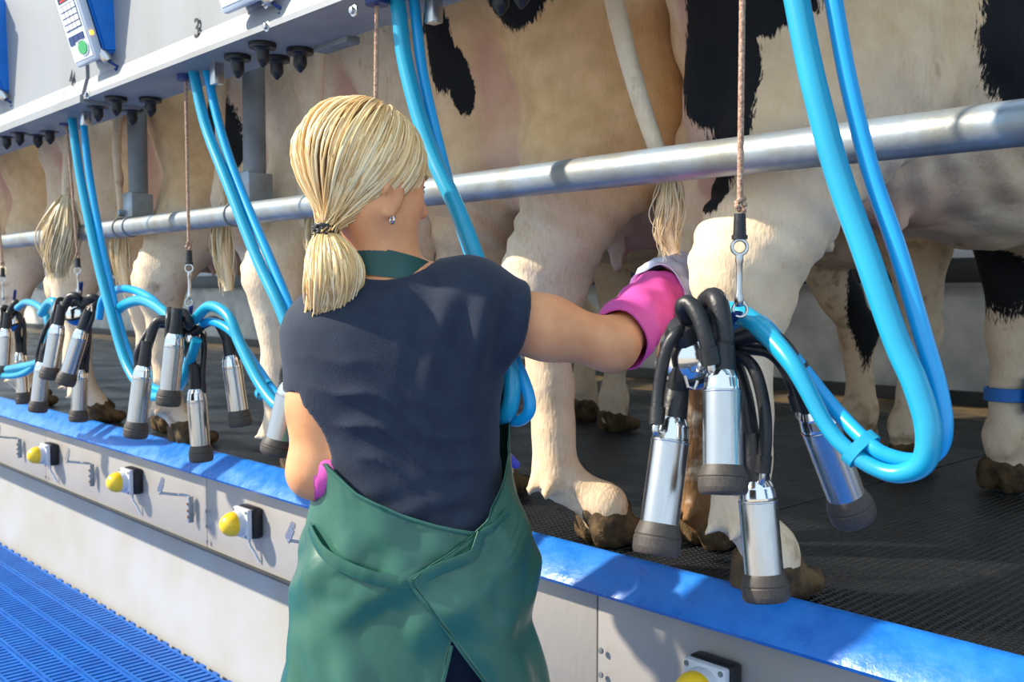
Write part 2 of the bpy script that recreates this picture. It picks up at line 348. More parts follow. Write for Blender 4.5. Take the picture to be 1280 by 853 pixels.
box_obj('beam', (-18, 4.84, 1.40), (3.2, 4.93, 1.52), M['dark'], bb, bev=.008)
for i in range(6): box_obj('upright', (-6.4+i*1.7, 4.94, 1.50), (-6.33+i*1.7, 5.0, 2.8), M['dark'], bb)
# rubber mats
for (a, b, z, lab) in ((1.505, 2.765, .812, 'black studded rubber mat along the curb under the hind hooves'), (2.775, 4.32, .809, 'black rubber mat strip farther from the curb under the front hooves')):
    t = thing('rubber_mat', (-3, a, .8), lab, 'mat'); n = 12; w = 18.2/n
    for i in range(n): box_obj('mat_panel', (-15+i*w+.002, a, .795), (-15+(i+1)*w-.002, b, z), M['stud'], t, bev=.002)
# blue curb: rounded sloping profile swept along X
cb = thing('curb', (-3, 1.47, .78), 'glossy wet blue plastic curb capping the platform edge', 'curb')
prof = [(1.530, .812), (1.524, .826), (1.508, .832), (1.496, .828), (1.446, .782), (1.436, .768), (1.442, .760), (1.470, .764), (1.50, .80)]
cuts = [-9, -6.1, -3.0, -.2, 3.2]
for x0, x1 in zip(cuts, cuts[1:]):
    bm = bmesh.new(); N_ = 2; rows = []
    for k in range(N_): x = x0+.0015 if k == 0 else x1-.0015; rows.append([bm.verts.new((x, y, z)) for y, z in prof])
    for j in range(len(prof)): bm.faces.new((rows[0][j], rows[0][(j+1) % len(prof)], rows[1][(j+1) % len(prof)], rows[1][j]))
    bm.faces.new(rows[0]); bm.faces.new(rows[1][::-1]); link('curb_section', bm_mesh(bm, 'curb', 60), M['curb'], cb)
# stainless kick plate
kp = thing('kick_plate', (-3, 1.5, .5), 'dull stainless kick plate below the blue curb, rust stained', 'panel')
ks = [-9, -7.1, -5.55, -4.68, -3.1, -1.35, .3, 3.2]
for x0, x1 in zip(ks, ks[1:]):
    box_obj('sheet', (x0+.002, 1.498, .50), (x1-.002, 1.510, .80), M['kick'], kp, bev=.0015)
box_obj('bottom_lip', (-9, 1.488, .492), (3.2, 1.56, .504), M['dark'], kp, bev=.002)
for x in ks[1:-1]:
    bm = bmesh.new()
    for z in (.53, .58, .63): add_lathe(bm, [(.0, -.004), (.006, -.003), (.007, 0)], Matrix.Translation((x+.02, 1.488, z)) @ Matrix.Rotation(math.radians(-90), 4, 'X'), 8)
    link('rivets', bm_mesh(bm, 'riv', 30), M['galv_dark'], kp)['kind'] = 'stuff'
# blue slatted grating of the pit floor
gr = thing('floor_grating', (-3, .5, 0), 'bright blue plastic slatted grating on the pit floor', 'grating')
bm = bmesh.new(); TL, TB = .84, .114
add_box(bm, (0, .003, -.03), (TL-.003, .013, 0), 0); add_box(bm, (0, TB-.013, -.03), (TL-.003, TB-.003, 0), 0)
ns = 24
for i in range(ns): x = i*TL/ns; add_box(bm, (x, .012, -.025), (x+.021, TB-.012, -.002), 0)
for i in range(8): x = i*TL/8; add_box(bm, (x, -.004, -.028), (x+.028, .004, -.004), 0)
tile = bm_mesh(bm, 'grating_tile'); tile.materials.append(M['grating'])
bm = bmesh.new()
for i in range(ns//3): x = i*TL/8+.01; add_box(bm, (x, 0, -.02), (x+.035, .018, -.001), 0)
edge = bm_mesh(bm, 'edge'); edge.materials.append(M['grating'])
for j in range(20):
    for i in range(11):
        o = bpy.data.objects.new('grating_tile', tile); C.objects.link(o); o.parent = gr; o.matrix_parent_inverse = gr.matrix_world.inverted(); o.location = (-7.6+i*TL+.05*(j % 2), 1.598-(j+1)*TB, 0)
for i in range(11):
    o = bpy.data.objects.new('edge_teeth', edge); C.objects.link(o); o.parent = gr; o.matrix_parent_inverse = gr.matrix_world.inverted(); o.location = (-7.6+i*TL, 1.592, 0); o['kind'] = 'stuff'
S('floor_pit', (-9, -2.5, -.12), (3.2, 1.62, -.10), M['dark'])  # coloured dark so the grating slots look deep in shade

# barrier rail with posts
RD, RZ = 1.36, 1.576
rl = thing('barrier_rail', (-3, RD, RZ), 'galvanised steel rail with posts and clamps behind the cows', 'rail')
bm = bmesh.new(); add_tube(bm, [(-9+i*1.0, RD, RZ) for i in range(13)], .0305, 28); link('rail', bm_mesh(bm, 'rail', 50), M['galv'], rl)
for px in (20-150, 168, 313):
    p = W(px, 262, RD+.03); x = p.x
    bm = bmesh.new(); add_tube(bm, [(x, RD+.045, RZ+.04), (x-.0, RD+.045, 2.7)], .032, 20); link('post', bm_mesh(bm, 'post', 50), M['galv_dark'], rl)
    bm = bmesh.new(); add_box(bm, (x-.042, RD+.005, RZ-.01), (x+.034, RD+.018, RZ+.12), .004); add_box(bm, (x+.030, RD+.005, RZ+.01), (x+.040, RD+.08, RZ+.115), .003)
    link('clamp_plate', bm_mesh(bm, 'clamp', 30), M['galv'], rl)
    bm = bmesh.new(); torus_bm(bm, (x+.045, RD, RZ), .0315, .004, (1, 0, 0), 28); torus_bm(bm, (x-.04, RD, RZ), .0315, .004, (1, 0, 0), 28); link('clamp_ring', bm_mesh(bm, 'ring', 50), M['galv_dark'], rl)
    bm = bmesh.new(); add_lathe(bm, [(.0, .022), (.011, .020), (.012, 0), (.02, 0), (.02, -.003)], Matrix.Translation((x-.03, RD+.006, RZ+.05)) @ Matrix.Rotation(math.radians(90), 4, 'X'), 8); link('clamp_bolt', bm_mesh(bm, 'bolt', 30), M['galv'], rl)

# overhead stainless cabinet
CB = 1.90
cab = thing('overhead_cabinet', (-3, 1.1, CB), 'long stainless steel equipment cabinet overhead, stall numbers 3 and 4 on its face', 'cabinet')
cx = [-9, -2.90, .62, 3.2]
for i, (x0, x1) in enumerate(zip(cx, cx[1:])):
    dy = -.028 if i == 0 else 0     # the farther section stands a little prouder
    dy = -.008 if i == 0 else 0; dz = -.009 if i == 0 else 0
    bm = bmesh.new()
    pr = [(1.05+dy, CB+dz), (1.05+dy, CB+.012), (1.055+dy, CB+.015), (1.066+dy, CB+.058), (1.068+dy, CB+.060), (1.050+dy, CB+1.1), (1.235, CB+1.1), (1.235, CB+.012), (1.215, CB+dz)]  # unseen upper part made taller to keep the sun off the flanks
    rows = [[bm.verts.new((x, y, z)) for y, z in pr] for x in (x0+.001, x1-.001)]
    for j in range(len(pr)): bm.faces.new((rows[0][j], rows[0][(j+1) % len(pr)], rows[1][(j+1) % len(pr)], rows[1][j]))
    bm.faces.new(rows[0]); bm.faces.new(rows[1][::-1]); link('cabinet_section', bm_mesh(bm, 'cab'), M['panel'], cab)
def face_pt(px, py, off=0):
    D = 1.06
    for _ in range(8): p = W(px, py, D); D = 1.068-(p.z-CB-.06)/1.04*.018-off
    return W(px, py, D)
def text_mesh(s, size, ext=.0006):
    cu = bpy.data.curves.new('t', 'FONT'); cu.body = s; cu.size = size; cu.extrude = ext; cu.offset = .0006; cu.align_x = 'CENTER'; cu.align_y = 'CENTER'; cu.space_character = .9
    o = bpy.data.objects.new('t', cu); C.objects.link(o); bpy.context.view_layer.update()
    me = bpy.data.meshes.new_from_object(o.evaluated_get(bpy.context.evaluated_depsgraph_get())); bpy.data.objects.remove(o); return me
for s, px, py, sz in (('3', 246, 36, .062), ('4', 89, 99, .062)):
    me = text_mesh(s, sz); o = link('number', me, M['ink'], cab); p = face_pt(px, py, .014 if s == '4' else .005)
    o.matrix_world = Matrix.Translation(p) @ Matrix.Rotation(math.radians(90), 4, 'X') @ Matrix.Diagonal((1.0, 1, 1, 1)); tag(o, 'black stall number %s' % s)
def knob(px, py, sc=1.0):
    p = W(px, py, 1.13); p = WZ(px, py-8*sc, CB-.004)
    m = Matrix.Translation((p.x, min(max(p.y, 1.075), 1.205), CB)) @ Matrix.Rotation(math.pi, 4, 'X')
    lathe_obj('knob', [(0, 0), (.030, 0), (.031, .003), (.030, .011), (.018, .012), (.015, .016), (.0155, .034), (.013, .040), (.003, .052), (0, .052)], M['black'], cab, m, 14, 35)
for px, py in ((297, 78), (328, 63), (346, 80), (375, 70), (122, 138), (145, 130), (165, 143), (188, 131), (8, 176), (24, 171), (47, 174), (62, 169), (637, -6), (665, -14)): knob(px, py, .8)
for px, py in ((436, 6+6), (327, 3), (105, 118), (71, 131), (320+8, 32)):
    p = W(px, py, 1.04); lathe_obj('screw_head', [(0, .012), (.006, .010), (.007, .004), (.011, .003), (.011, 0)], M['steel'], cab, Matrix.Translation((p.x, 1.053, p.z)) @ Matrix.Rotation(math.radians(90), 4, 'X'), 10, 30)
for px, py in ((271, 90), (107, 146), (542, 5)):
    p = WZ(px, py-10, CB); p.y = min(max(p.y, 1.07), 1.2); box_obj('metal_stub', (p.x-.013, p.y-.013, CB-.05), (p.x+.013, p.y+.013, CB+.002), M['steel'], cab, bev=.003)
box_obj('end_bracket', (-1.93, 1.20, CB-.012), (-1.80, 1.235, CB+.004), M['galv_dark'], cab, bev=.002)

# display terminals on the cabinet face
def terminal(px, py, label):
    p = W(px, py, 1.06)       # lower right wall corner of the housing
    t = thing('display_terminal', (p.x, 1.06, p.z), label, 'display', 'blue display terminals on the overhead cabinet')
    w, H = .150, .30; x1 = p.x; x0 = x1-w; z0 = p.z
    bm = bmesh.new(); fb, ft = 1.018, .925          # the front leans out towards the top
    vs = [bm.verts.new(c) for c in ((x0, 1.075, z0), (x1, 1.075, z0), (x1, 1.09, z0+H), (x0, 1.09, z0+H), (x0, fb+.02, z0-.005), (x1, fb+.02, z0-.005), (x1, ft+.02, z0+H), (x0, ft+.02, z0+H))]
    for f in ((0, 1, 2, 3), (4, 5, 6, 7), (0, 1, 5, 4), (1, 2, 6, 5), (2, 3, 7, 6), (3, 0, 4, 7)): bm.faces.new([vs[i] for i in f])
    bmesh.ops.bevel(bm, geom=bm.edges[:], offset=.006, segments=2, affect='EDGES'); link('housing', bm_mesh(bm, 'h', 35), M['bluepl'], t)
    ez = V((0, ft-fb, H+.005)).normalized(); ex = V((1, 0, 0)); en = ex.cross(ez)   # outwards (-y)
    base = V(((x0+x1)/2, fb+.008, z0-.02)); fm = Matrix((( ex.x, ez.x, en.x, base.x), (ex.y, ez.y, en.y, base.y), (ex.z, ez.z, en.z, base.z), (0, 0, 0, 1)))
    hw = w/2+.002
    box_obj('bezel', (-hw, -.005, -.012), (hw, H+.02, .012), M['bezel'], t, bev=.009, mtx=fm)
    fm = fm @ Matrix.Diagonal((1.2, .68, 1, 1)); hw /= 1.2; H /= .68
    box_obj('membrane', (-hw+.010, .012, .012), (hw-.010, H, .0135), M['keyg'], t, mtx=fm)
    box_obj('screen', (-hw+.022, .235, .0135), (hw-.02, .275, .0145), M['darkscreen'], t, mtx=fm)
    bm = bmesh.new()
    for i, s in enumerate((-1, 0, 1)):
        for dz in (.240, .255, .268): add_box(bm, (s*.022-.007, dz, .0145), (s*.022+.007, dz+.003, .0155), mtx=fm)
        add_box(bm, (s*.022+.006, .240, .0145), (s*.022+.009, .270, .0155), mtx=fm)
    link('digits', bm_mesh(bm), M['red'], t)
    box_obj('key_field', (-hw+.018, .128, .0135), (hw-.018, .225, .0142), M['dkblue'], t, mtx=fm)
    km = None
    for r in range(4):
        for c in range(4):
            x = -hw+.021+c*.0232; y = .131+r*.0238
            box_obj('key', (x, y, .0142), (x+.019, y+.019, .0165), M['keyg'], t, mtx=fm)
    for i in range(3): box_obj('function_key', (-hw+.018+i*.030, .083-.008*(i == 0), .0137), (-hw+.045+i*.030, .108, .0155), M['dkblue'], t, mtx=fm)
    bm = bmesh.new(); add_lathe(bm, [(0, .0035), (.024, .003), (.026, 0)], fm @ Matrix.Translation((.018, .052, .0137)), 24); link('green_button', bm_mesh(bm, 'g', 40), M['green'], t)
    bm = bmesh.new(); add_lathe(bm, [(.027, .002), (.031, .002), (.031, 0)], fm @ Matrix.Translation((.018, .052, .0137)), 24); link('button_ring', bm_mesh(bm, 'g', 40), M['white'], t)
    box_obj('status_light', (hw-.002, .085, .0), (hw+.004, .10, .008), M['orange'], t, mtx=fm)
    a = V((x1-.012, 1.03, z0-.0)); b = V((x1+.014, 1.045, z0-.032))
    lathe_obj('cable_gland', [(0, 0), (.010, 0), (.010, .35), (.014, .36), (.014, .8), (.009, 1), (0, 1)], M['steel'], t, axis_mtx(a, b), 12)
    tube_obj('cable', [b, b+V((.004, .02, -.012)), (b.x, 1.058, b.z-.02)], .004, M['dkblue'], t)
terminal(141, 64, 'blue display terminal with keypad and green button on the cabinet above the number 4')
terminal(12, 114, 'blue display terminal cut off by the left edge of the photo')
# shadowed terminal just above the frame over the number 3 is left out of view but casts its shadow
terminal(345, -12, 'blue display terminal above the photo edge, only its cable gland and shadow showing')

# yellow domes on the kick plate
def button(px, py, label):
    p = W(px, py, 1.40); x, z = p.x, p.z
    t = thing('indicator_button', (x, 1.488, z), label, 'button', 'yellow domed buttons on the kick plate')
    q = Matrix.Translation((x, 1.497, z)) @ Matrix.Rotation(math.radians(90), 4, 'X') @ Matrix.Diagonal((1.32, 1.32, 1.15, 1))
    box_obj('back_box', (-.036, -.036, 0), (.036, .036, .030), M['black'], t, bev=.006, mtx=q)
    box_obj('cover', (-.035, -.035, .030), (.035, .035, .046), M['grey'], t, bev=.005, mtx=q)
    lathe_obj('collar', [(.030, .045), (.030, .056), (.028, .064), (0, .064)], M['grey'], t, q, 24)
    lathe_obj('dome', [(.028, .060)]+[(.0285*math.cos(a), .066+.036*math.sin(a)) for a in np.linspace(0, math.pi/2-.01, 10)]+[(0, .102)], M['yellow'], t, q, 28, 60)
    for sx in (-1, 1):
        for sy in (-1, 1): lathe_obj('screw', [(0, .0475), (.004, .0472), (.004, .045)], M['galv_dark'], t, q @ Matrix.Translation((sx*.028, sy*.028, 0)), 8)
    tube_obj('cable', [(x+.005, 1.475, z-.044), (x+.008, 1.472, z-.07), (x+.02, 1.482, z-.095), (x+.03, 1.493, z-.125)], .004, M['grey'], t, 8)
button(40, 570, 'yellow dome button on the kick plate, farthest left')
button(140, 604, 'yellow dome button on the kick plate, second from left')
button(283, 657, 'yellow dome button on the kick plate left of the woman')
button(860, 870, 'yellow dome button at the bottom edge right of the woman')
# knee levers
def lever(px, py, label, o=0):
    p = W(px, py, 1.42); x, z = p.x, p.z
    t = thing('knee_lever', (x+.09, 1.486, z-.03), label, 'lever', 'bent steel knee levers on the kick plate')
    bm = bmesh.new()
    add_box(bm, (-.014, -.002, -.030), (.014, .002, .018), .001, Matrix.Translation((x, 1.415, z)) @ Matrix.Rotation(math.radians(38), 4, 'Y'))
    add_box(bm, (-.012, -.002, 0), (.012, .002, .016), .001, Matrix.Translation((x+.013, 1.415, z+.015)) @ Matrix.Rotation(math.radians(5), 4, 'Y')); link('tab', bm_mesh(bm), M['steel'], t)
    tube_obj('arm', [(x-.012, 1.415, z-.024), (x+.03, 1.44, z-.026), (x+.07, 1.47, z-.028), (x+.085, 1.484, z-.035)], .0045, M['galv'], t, 8)
    box_obj('bracket', (x+.078, 1.470, z-.12), (x+.092, 1.488, z-.03), M['galv'], t, bev=.002)
    for k in range(3): lathe_obj('bolt', [(0, .006), (.005, .005), (.005, 0)], M['rope'], t, Matrix.Translation((x+.085, 1.470, z-.055-.022*k)) @ Matrix.Rotation(math.radians(90), 4, 'X'), 6)
lever(86, 570, 'steel knee lever right of the farthest left yellow button')
lever(203, 608, 'steel knee lever right of the second yellow button')
lever(365, 666, 'steel knee lever beside the green apron')
lever(0, 540, 'steel knee lever at the left edge of the photo')
# ================================================================ MILKING EQUIPMENT
HD = 1.12
def P(px, py, o=0): return W(px, py, HD+o)
shell_prof = [(.0, .0), (.80, .0), (.81, .02), (.81, .66), (.83, .68), (.80, .70)]
sh_me = None
def lathe_mesh(prof, seg=28, sm=40):
    bm = bmesh.new(); add_lathe(bm, prof, Matrix(), seg); return bm_mesh(bm, 'lathe', sm)
SHELL = lathe_mesh([(.0, .19), (.80, .19), (.81, .20), (.81, .80), (.83, .805), (.83, .815), (.80, .82)]); SHELL.materials.append(M['steel'])
SHOUL = lathe_mesh([(.78, .818), (.79, .84), (.74, .90), (.72, .915), (.72, .93), (.62, .975), (.45, 1.0), (0, 1.0)]); SHOUL.materials.append(M['steel_sh'])
MOUTH = lathe_mesh([(.0, .03), (.35, .03), (.38, .0), (.90, .0), (.97, .02), (1.0, .05), (1.0, .115), (.985, .122), (.96, .124), (.96, .132), (.985, .136), (.98, .145), (.86, .205), (.84, .222), (.80, .225), (0, .225)]); MOUTH.materials.append(M['brownrub'])
NIP = lathe_mesh([(.13, 0), (.13, 1), (.17, 1.02), (0, 1.02)], 10); NIP.materials.append(M['steel'])
def cup(parent, top, bot, R, tubeps=None, tr=.0145, pulse=None, pr=.0085, nip=True, side=None):
    A = axis_mtx(bot, top, R)
    def part(n, me, par):
        o = bpy.data.objects.new(n, me); C.objects.link(o); o.parent = par; o.matrix_parent_inverse = par.matrix_world.inverted(); return o
    s = part('teat_cup', SHELL, parent); s.matrix_world = A
    bpy.context.view_layer.update()
    for n, me in (('shoulder', SHOUL), ('rubber_mouthpiece', MOUTH)):
        o = bpy.data.objects.new(n, me); C.objects.link(o); o.parent = s; o.matrix_parent_inverse = Matrix(); 
    if tubeps:
        up = (V(top)-V(bot)).normalized()
        ps = [V(top)-up*.004, V(top)+up*.028]+[V(q) for q in tubeps]
        rr = [tr*1.22, tr*1.08]+[tr]*len(tubeps); tube_obj('milk_tube', ps, rr, M['black'], parent, 14)
        tube_obj('tube_sleeve', [V(top)-up*.006, V(top)+up*.02, V(top)+up*.06], [tr*1.35, tr*1.28, tr*1.05], M['black'], parent, 16)
    if pulse:
        q0 = V(pulse[0]); d = (V(pulse[1])-q0).normalized()
        tube_obj('pulse_tube', pulse, pr, M['black'], parent, 10)
        tube_obj('pulse_tube_collar', [q0-d*.001, q0+d*.022], pr*1.25, M['black'], parent, 12)
        base = (V(top)*.84+V(bot)*.16) if False else V(top)+(V(bot)-V(top))*.12
        nd = (q0-base); 
        tube_obj('nipple', [q0+d*.006, q0-d*.012, base], pr*.62, M['steel'], parent, 8)
    return s
def claw(parent, c, R, nrm):
    m = axis_mtx(c, V(c)+V(nrm), R, R)
    lathe_obj('bowl_top', [(0, .95), (.35, .92), (.72, .70), (.96, .30), (1.0, .08)], M['steel_sh'], parent, m, 28, 60)
    lathe_obj('rim', [(.98, .10), (1.08, .08), (1.10, .0), (1.08, -.08), (.98, -.10)], M['black'], parent, m, 28, 60)
    lathe_obj('bowl_base', [(1.0, -.08), (.96, -.3), (.74, -.62), (.4, -.8), (0, -.84)], M['bluepl'], parent, m, 28, 60)
    lathe_obj('manifold', [(0, 1.25), (.35, 1.22), (.5, 1.0), (.55, .7), (.3, .6)], M['black'], parent, m, 16, 40)
def pp(lst, dep):        # pixel path at a depth (list of (x, y[, extra depth]))
    return [WF(q[0], q[1], dep+(q[2] if len(q) > 2 else 0)) for q in lst]

# --- near cluster
d0 = 1.318
c1 = thing('milking_cluster', WF(880, 440, d0), 'nearest milking cluster, four steel teat cups hanging right of the woman', 'milking cluster', 'milking clusters')
claw(c1, WF(866, 444, d0+.045), .050, WF(846, 395, d0-.0)-WF(866, 444, d0+.045))
R1 = .0315
cup(c1, WF(842, 520, d0+.02), WF(819, 694, d0-.02), R1, pp([(849, 470, .02), (855, 440, .02), (866, 428, .03), (880, 432, .04), (890, 445, .06)], d0), .0138,
    pp([(821, 530, -.01), (823, 490, 0), (832, 441, .0), (846, 417, .0), (862, 413, .02), (880, 424, .04)], d0))
cup(c1, WF(903, 462, d0-.035), WF(904, 618, d0-.075), R1, pp([(905, 420, -.03), (898, 380, -.02), (890, 372, 0), (881, 382, .02), (880, 400, .04), (890, 430, .06)], d0), .0135,
    pp([(889, 455, -.045), (883, 425, -.045), (873, 395, -.035), (861, 379, -.02), (853, 384, -.01), (858, 400, .01), (874, 420, .05)], d0), .0105)
cup(c1, WF(945, 598, d0), WF(958, 751, d0-.02), R1, pp([(936, 540, .02), (928, 495, .03), (915, 455, .05), (900, 440, .06)], d0), .0138,
    pp([(953, 590, -.02), (957, 550, -.02), (955, 508, -.01), (945, 467, .0), (930, 448, .02), (905, 440, .05)], d0))
cup(c1, WF(1015, 507, d0-.01), WF(1069, 650, d0+.02), R1, pp([(998, 465, -.01), (975, 432, .0), (950, 417, .01), (930, 420, .03), (905, 432, .06)], d0), .0138,
    pp([(999, 512, .02), (992, 485, .02), (978, 456, .02), (960, 440, .03), (935, 436, .04), (905, 430, .05)], d0))
bm = bmesh.new(); add_tube(bm, [WF(922, 391, d0), WF(908, 408, d0+.02), WF(890, 425, d0+.05)], .010, 8, flat=.35); link('hanger_strap', bm_mesh(bm, 's', 40), M['dkblue'], c1)
bm = bmesh.new(); add_tube(bm, pp([(856, 470, .0), (860, 484, 0), (868, 486, 0), (872, 476, 0)], d0-.02), .0025, 8); link('claw_hook', bm_mesh(bm, 's', 40), M['steel'], c1)

# --- clusters farther away
def far_cluster(rope_px, cy, dep, label, cups, R=.0305):
    c = thing('milking_cluster', WF(rope_px, cy, dep), label, 'milking cluster', 'milking clusters')
    cp = WF(rope_px-2, cy+18, dep+.03); claw(c, cp+V((0, 0, .0)), .042, V((.15, -.35, .9)))
    for (tx, ty, bx, by, arc, dz, pul) in cups:
        top = WF(tx, ty, dep+dz); bot = WF(bx, by, dep+dz)
        up = (top-bot).normalized()
        tp = [WF(a, b, dep+dz*.6) for a, b in arc]+[cp+V((0, 0, .03))]
        side = (_r if pul > 0 else -_r)
        q0 = top-up*.012+side*.016; q1 = q0+up*.05+side*.004; mid = (q1+cp)/2+V((0, 0, .045))+side*.02
        cup(c, top, bot, R, tp, .0125, [q0, q1, mid, cp+V((0, 0, .02))], .0075)
    tube_obj('hanger_strap', [WF(rope_px+1, cy-22, dep), cp+V((0, 0, .03))], .006, M['dkblue'], c, 8)
    return c
far_cluster(238, 405, 2.52, 'milking cluster hanging below stall number 3, left of the woman', [
    (180, 456, 169, 547, [(187, 425), (196, 403), (210, 402), (225, 415)], -.03, -1),
    (219, 416, 210, 507, [(223, 395), (230, 392), (236, 405)], -.08, -1),
    (245, 485, 252, 577, [(240, 455), (233, 432), (228, 420)], 0, 1),
    (288, 443, 301, 533, [(282, 420), (270, 402), (255, 405), (243, 415)], .0, 1)])
far_cluster(101, 375, 3.20, 'milking cluster second from the left edge, under the cow tail tassel', [
    (73, 405, 61, 474, [(80, 385), (88, 371), (98, 372)], -.05, -1),
    (103, 411, 81, 481, [(112, 390), (122, 376), (112, 372)], -.08, 1),
    (54, 452, 47, 515, [(60, 430), (75, 400)], .06, -1),
    (101, 461, 98, 527, [(103, 440), (108, 415)], .05, 1)])
far_cluster(18, 385, 3.9, 'milking cluster at the left edge of the photo', [
    (8, 410, 4, 470, [(12, 390), (20, 378)], -.04, -1),
    (25, 440, 30, 505, [(22, 415), (24, 395)], .03, 1),
    (-14, 425, -22, 488, [(-8, 400), (5, 385)], .03, -1)])
far_cluster(468, 400, 1.86, 'milking cluster mostly hidden behind the woman, one teat cup showing by her left elbow', [
    (366, 478, 345, 568, [(378, 440), (400, 405), (435, 400)], .0, -1),
    (430, 450, 425, 560, [(440, 420), (450, 402)], .05, -1),
    (470, 470, 475, 580, [(470, 440), (468, 420)], .08, 1),
    (500, 440, 515, 550, [(490, 415), (480, 405)], .05, 1)], .032)

# --- ropes with snap hooks
def rope(px0, py0, px1, py1, dep, sc, label, cluster_y, top=True):
    a = WZ(px0, py0, CB) if top else WF(px0, py0, dep)
    a = WF(px0, py0, dep); b = WF(px1, py1, dep); u = FPX/dep          # pixels per metre
    top_ = a+(a-b).normalized()*max(0, (CB-a.z)); top_.z = CB-.002
    t = thing('hanging_rope', top_, label, 'rope', 'ropes holding the clusters')
    tube_obj('rope', [top_, b], .0042, M['rope'], t, 8)
    lathe_obj('ceiling_cap', [(0, 0), (.022, 0), (.022, -.014), (.006, -.016), (0, -.016)], M['dkblue'], t, Matrix.Translation(top_+V((0, 0, .002))), 16)
    bm = bmesh.new()
    for k in range(7): v = V((math.cos(k*2.3), math.sin(k*2.3), (k-3)*.5))*.0055; bmesh.ops.create_icosphere(bm, subdivisions=1, radius=.0045, matrix=Matrix.Translation(b+v+V((0, 0, -.002))))
    link('knot', bm_mesh(bm, 'k', 60), M['rope'], t)
    dn = V((0, 0, -1)); e = WF(px1, cluster_y, dep); Lt = b.z-e.z
    p1 = b+dn*Lt*.10; p2 = b+dn*Lt*.34
    lathe_obj('black_sleeve', [(.0, 0), (.0075, .0), (.0082, .4), (.0085, .8), (.0105, .85), (.0105, 1), (0, 1)], M['black'], t, Matrix.Translation(p1) @ Matrix.Diagonal((1, 1, -(p1.z-p2.z), 1)), 12)
    bm = bmesh.new(); torus_bm(bm, p2+dn*.010, .010, .0026, _f0, 16, 6); link('swivel_ring', bm_mesh(bm, 'r', 60), M['steel'], t)
    p3 = p2+dn*.021; p4 = e+V((0, 0, .010))
    bm = bmesh.new(); add_lathe(bm, [(0, 0), (.005, 0), (.0055, .008), (.004, .012), (.004, .05), (.006, .055), (.006, .065), (.0035, .068), (0, .068)], Matrix.Translation(p3) @ Matrix.Rotation(math.pi, 4, 'X'), 12)
    q = p3+dn*.066; add_tube(bm, spline([q+_r*.003, q+(p4-q)*.5+_r*.007, p4+_r*.004, p4-_r*.003+dn*.003, q+(p4-q)*.6-_r*.003], 5), .0022, 8); link('snap_hook', bm_mesh(bm, 'h', 50), M['steel'], t)
    bm = bmesh.new(); torus_bm(bm, e, .0095, .0022, _f0, 18, 6); link('ring', bm_mesh(bm, 'r', 60), M['steel'], t)
rope(928, 0, 925, 254, 1.318, 1, 'beige rope with snap hook holding the nearest cluster', 387)
rope(471, 10, 468, 260, 1.86, 1, 'beige rope hanging down behind the top of the woman\'s head', 372)
rope(232, 97, 236, 306, 2.52, 1, 'beige rope hanging just left of the blue hose pair below number 3', 378)
rope(83, 150, 97, 318, 3.20, 1, 'beige rope beside the cow tail tassel', 366)
rope(-6, 220, 3, 330, 3.9, 1, 'rope with chain at the left edge of the photo', 378)

# --- blue hoses: from cabinet, loop down and back up to the claw
def hose(ps, r, label, m='hose', dep=None):
    pts = [W(q[0], q[1], HD+(q[2] if len(q) > 2 else 0)) for q in ps]
    if ps[0][1] < 140 and pts[0].z < CB:
        pts.insert(0, V((pts[0].x-.01, min(max(pts[0].y, 1.09), 1.19), CB+.004)))
        if hasattr(r, '__len__'): r = [r[0]]+list(r)
    o = tube_obj('blue_hose', pts, r, M[m], None, 18, 10, 60)
    return tag(o, label, 'hose', 'blue hoses of the milking stalls')
def clip(px, py, dx, dy, o=0, label='', w=.012, r=.026):
    c = W(px, py, HD+o); d = (W(px+dx, py+dy, HD+o)-c).normalized()
    bm = bmesh.new(); n = d.cross(_f0).normalized(); e = d.cross(n)
    rings = []
    for s in (-w/2, w/2):
        for rr in (1, .85):
            rings.append([bm.verts.new(c+d*s+(n*math.cos(a)*r+e*math.sin(a)*r*.62)*rr) for a in [2*math.pi*k/24 for k in range(24)]])
    for a, b in ((0, 2), (2, 3), (3, 1), (1, 0)):
        for k in range(24): bm.faces.new((rings[a][k], rings[a][(k+1) % 24], rings[b][(k+1) % 24], rings[b][k]))
    return tag(link('hose_clip', bm_mesh(bm, 'clip', 30), M['hose'], None), label, 'clip', 'clips round the blue hoses')
hose([(986, -60), (996, 0), (1016, 100), (1046, 213), (1081, 313), (1120, 425), (1144, 480), (1160, 535), (1155, 577), (1128, 592), (1100, 588), (1068, 569), (1035, 535), (990, 455), (940, 402, .03), (905, 392, .05), (880, 430, .09)], [.0160, .0160, .0160, .0158, .0155, .0152, .0150, .0150, .0140, .0115, .0100, .0100, .0100, .012, .0150, .015, .012], 'thick light blue hose in front at the right, looping to the nearest cluster')
hose([(1032, -60, .03), (1042, 0, .03), (1060, 100, .03), (1088, 213, .03), (1122, 313, .03), (1155, 425, .03), (1171, 480, .03), (1179, 530, .03), (1172, 562, .03), (1145, 577, .02), (1110, 570, .01), (1084, 553, .01), (1040, 508, .03), (985, 440, .05), (940, 400, .07), (890, 440, .10)], [.0112]*8+[.011, .0105, .0095, .0095, .010, .010, .010, .010], 'thinner blue hose right behind the thick one at the right', 'hose2')
clip(1076, 561, 8, 7, .008, 'light blue clip around the hoses right of the nearest cluster', .014, .026)
hose([(486, -40), (497, 5), (507, 80), (535, 180), (575, 270), (612, 370, .02), (634, 450, .02), (640, 490, .02), (632, 518, .02), (610, 515, .03), (575, 480, .05), (520, 420, .06), (475, 400, .04)], .0150, 'light blue hose passing just right of the woman\'s face')
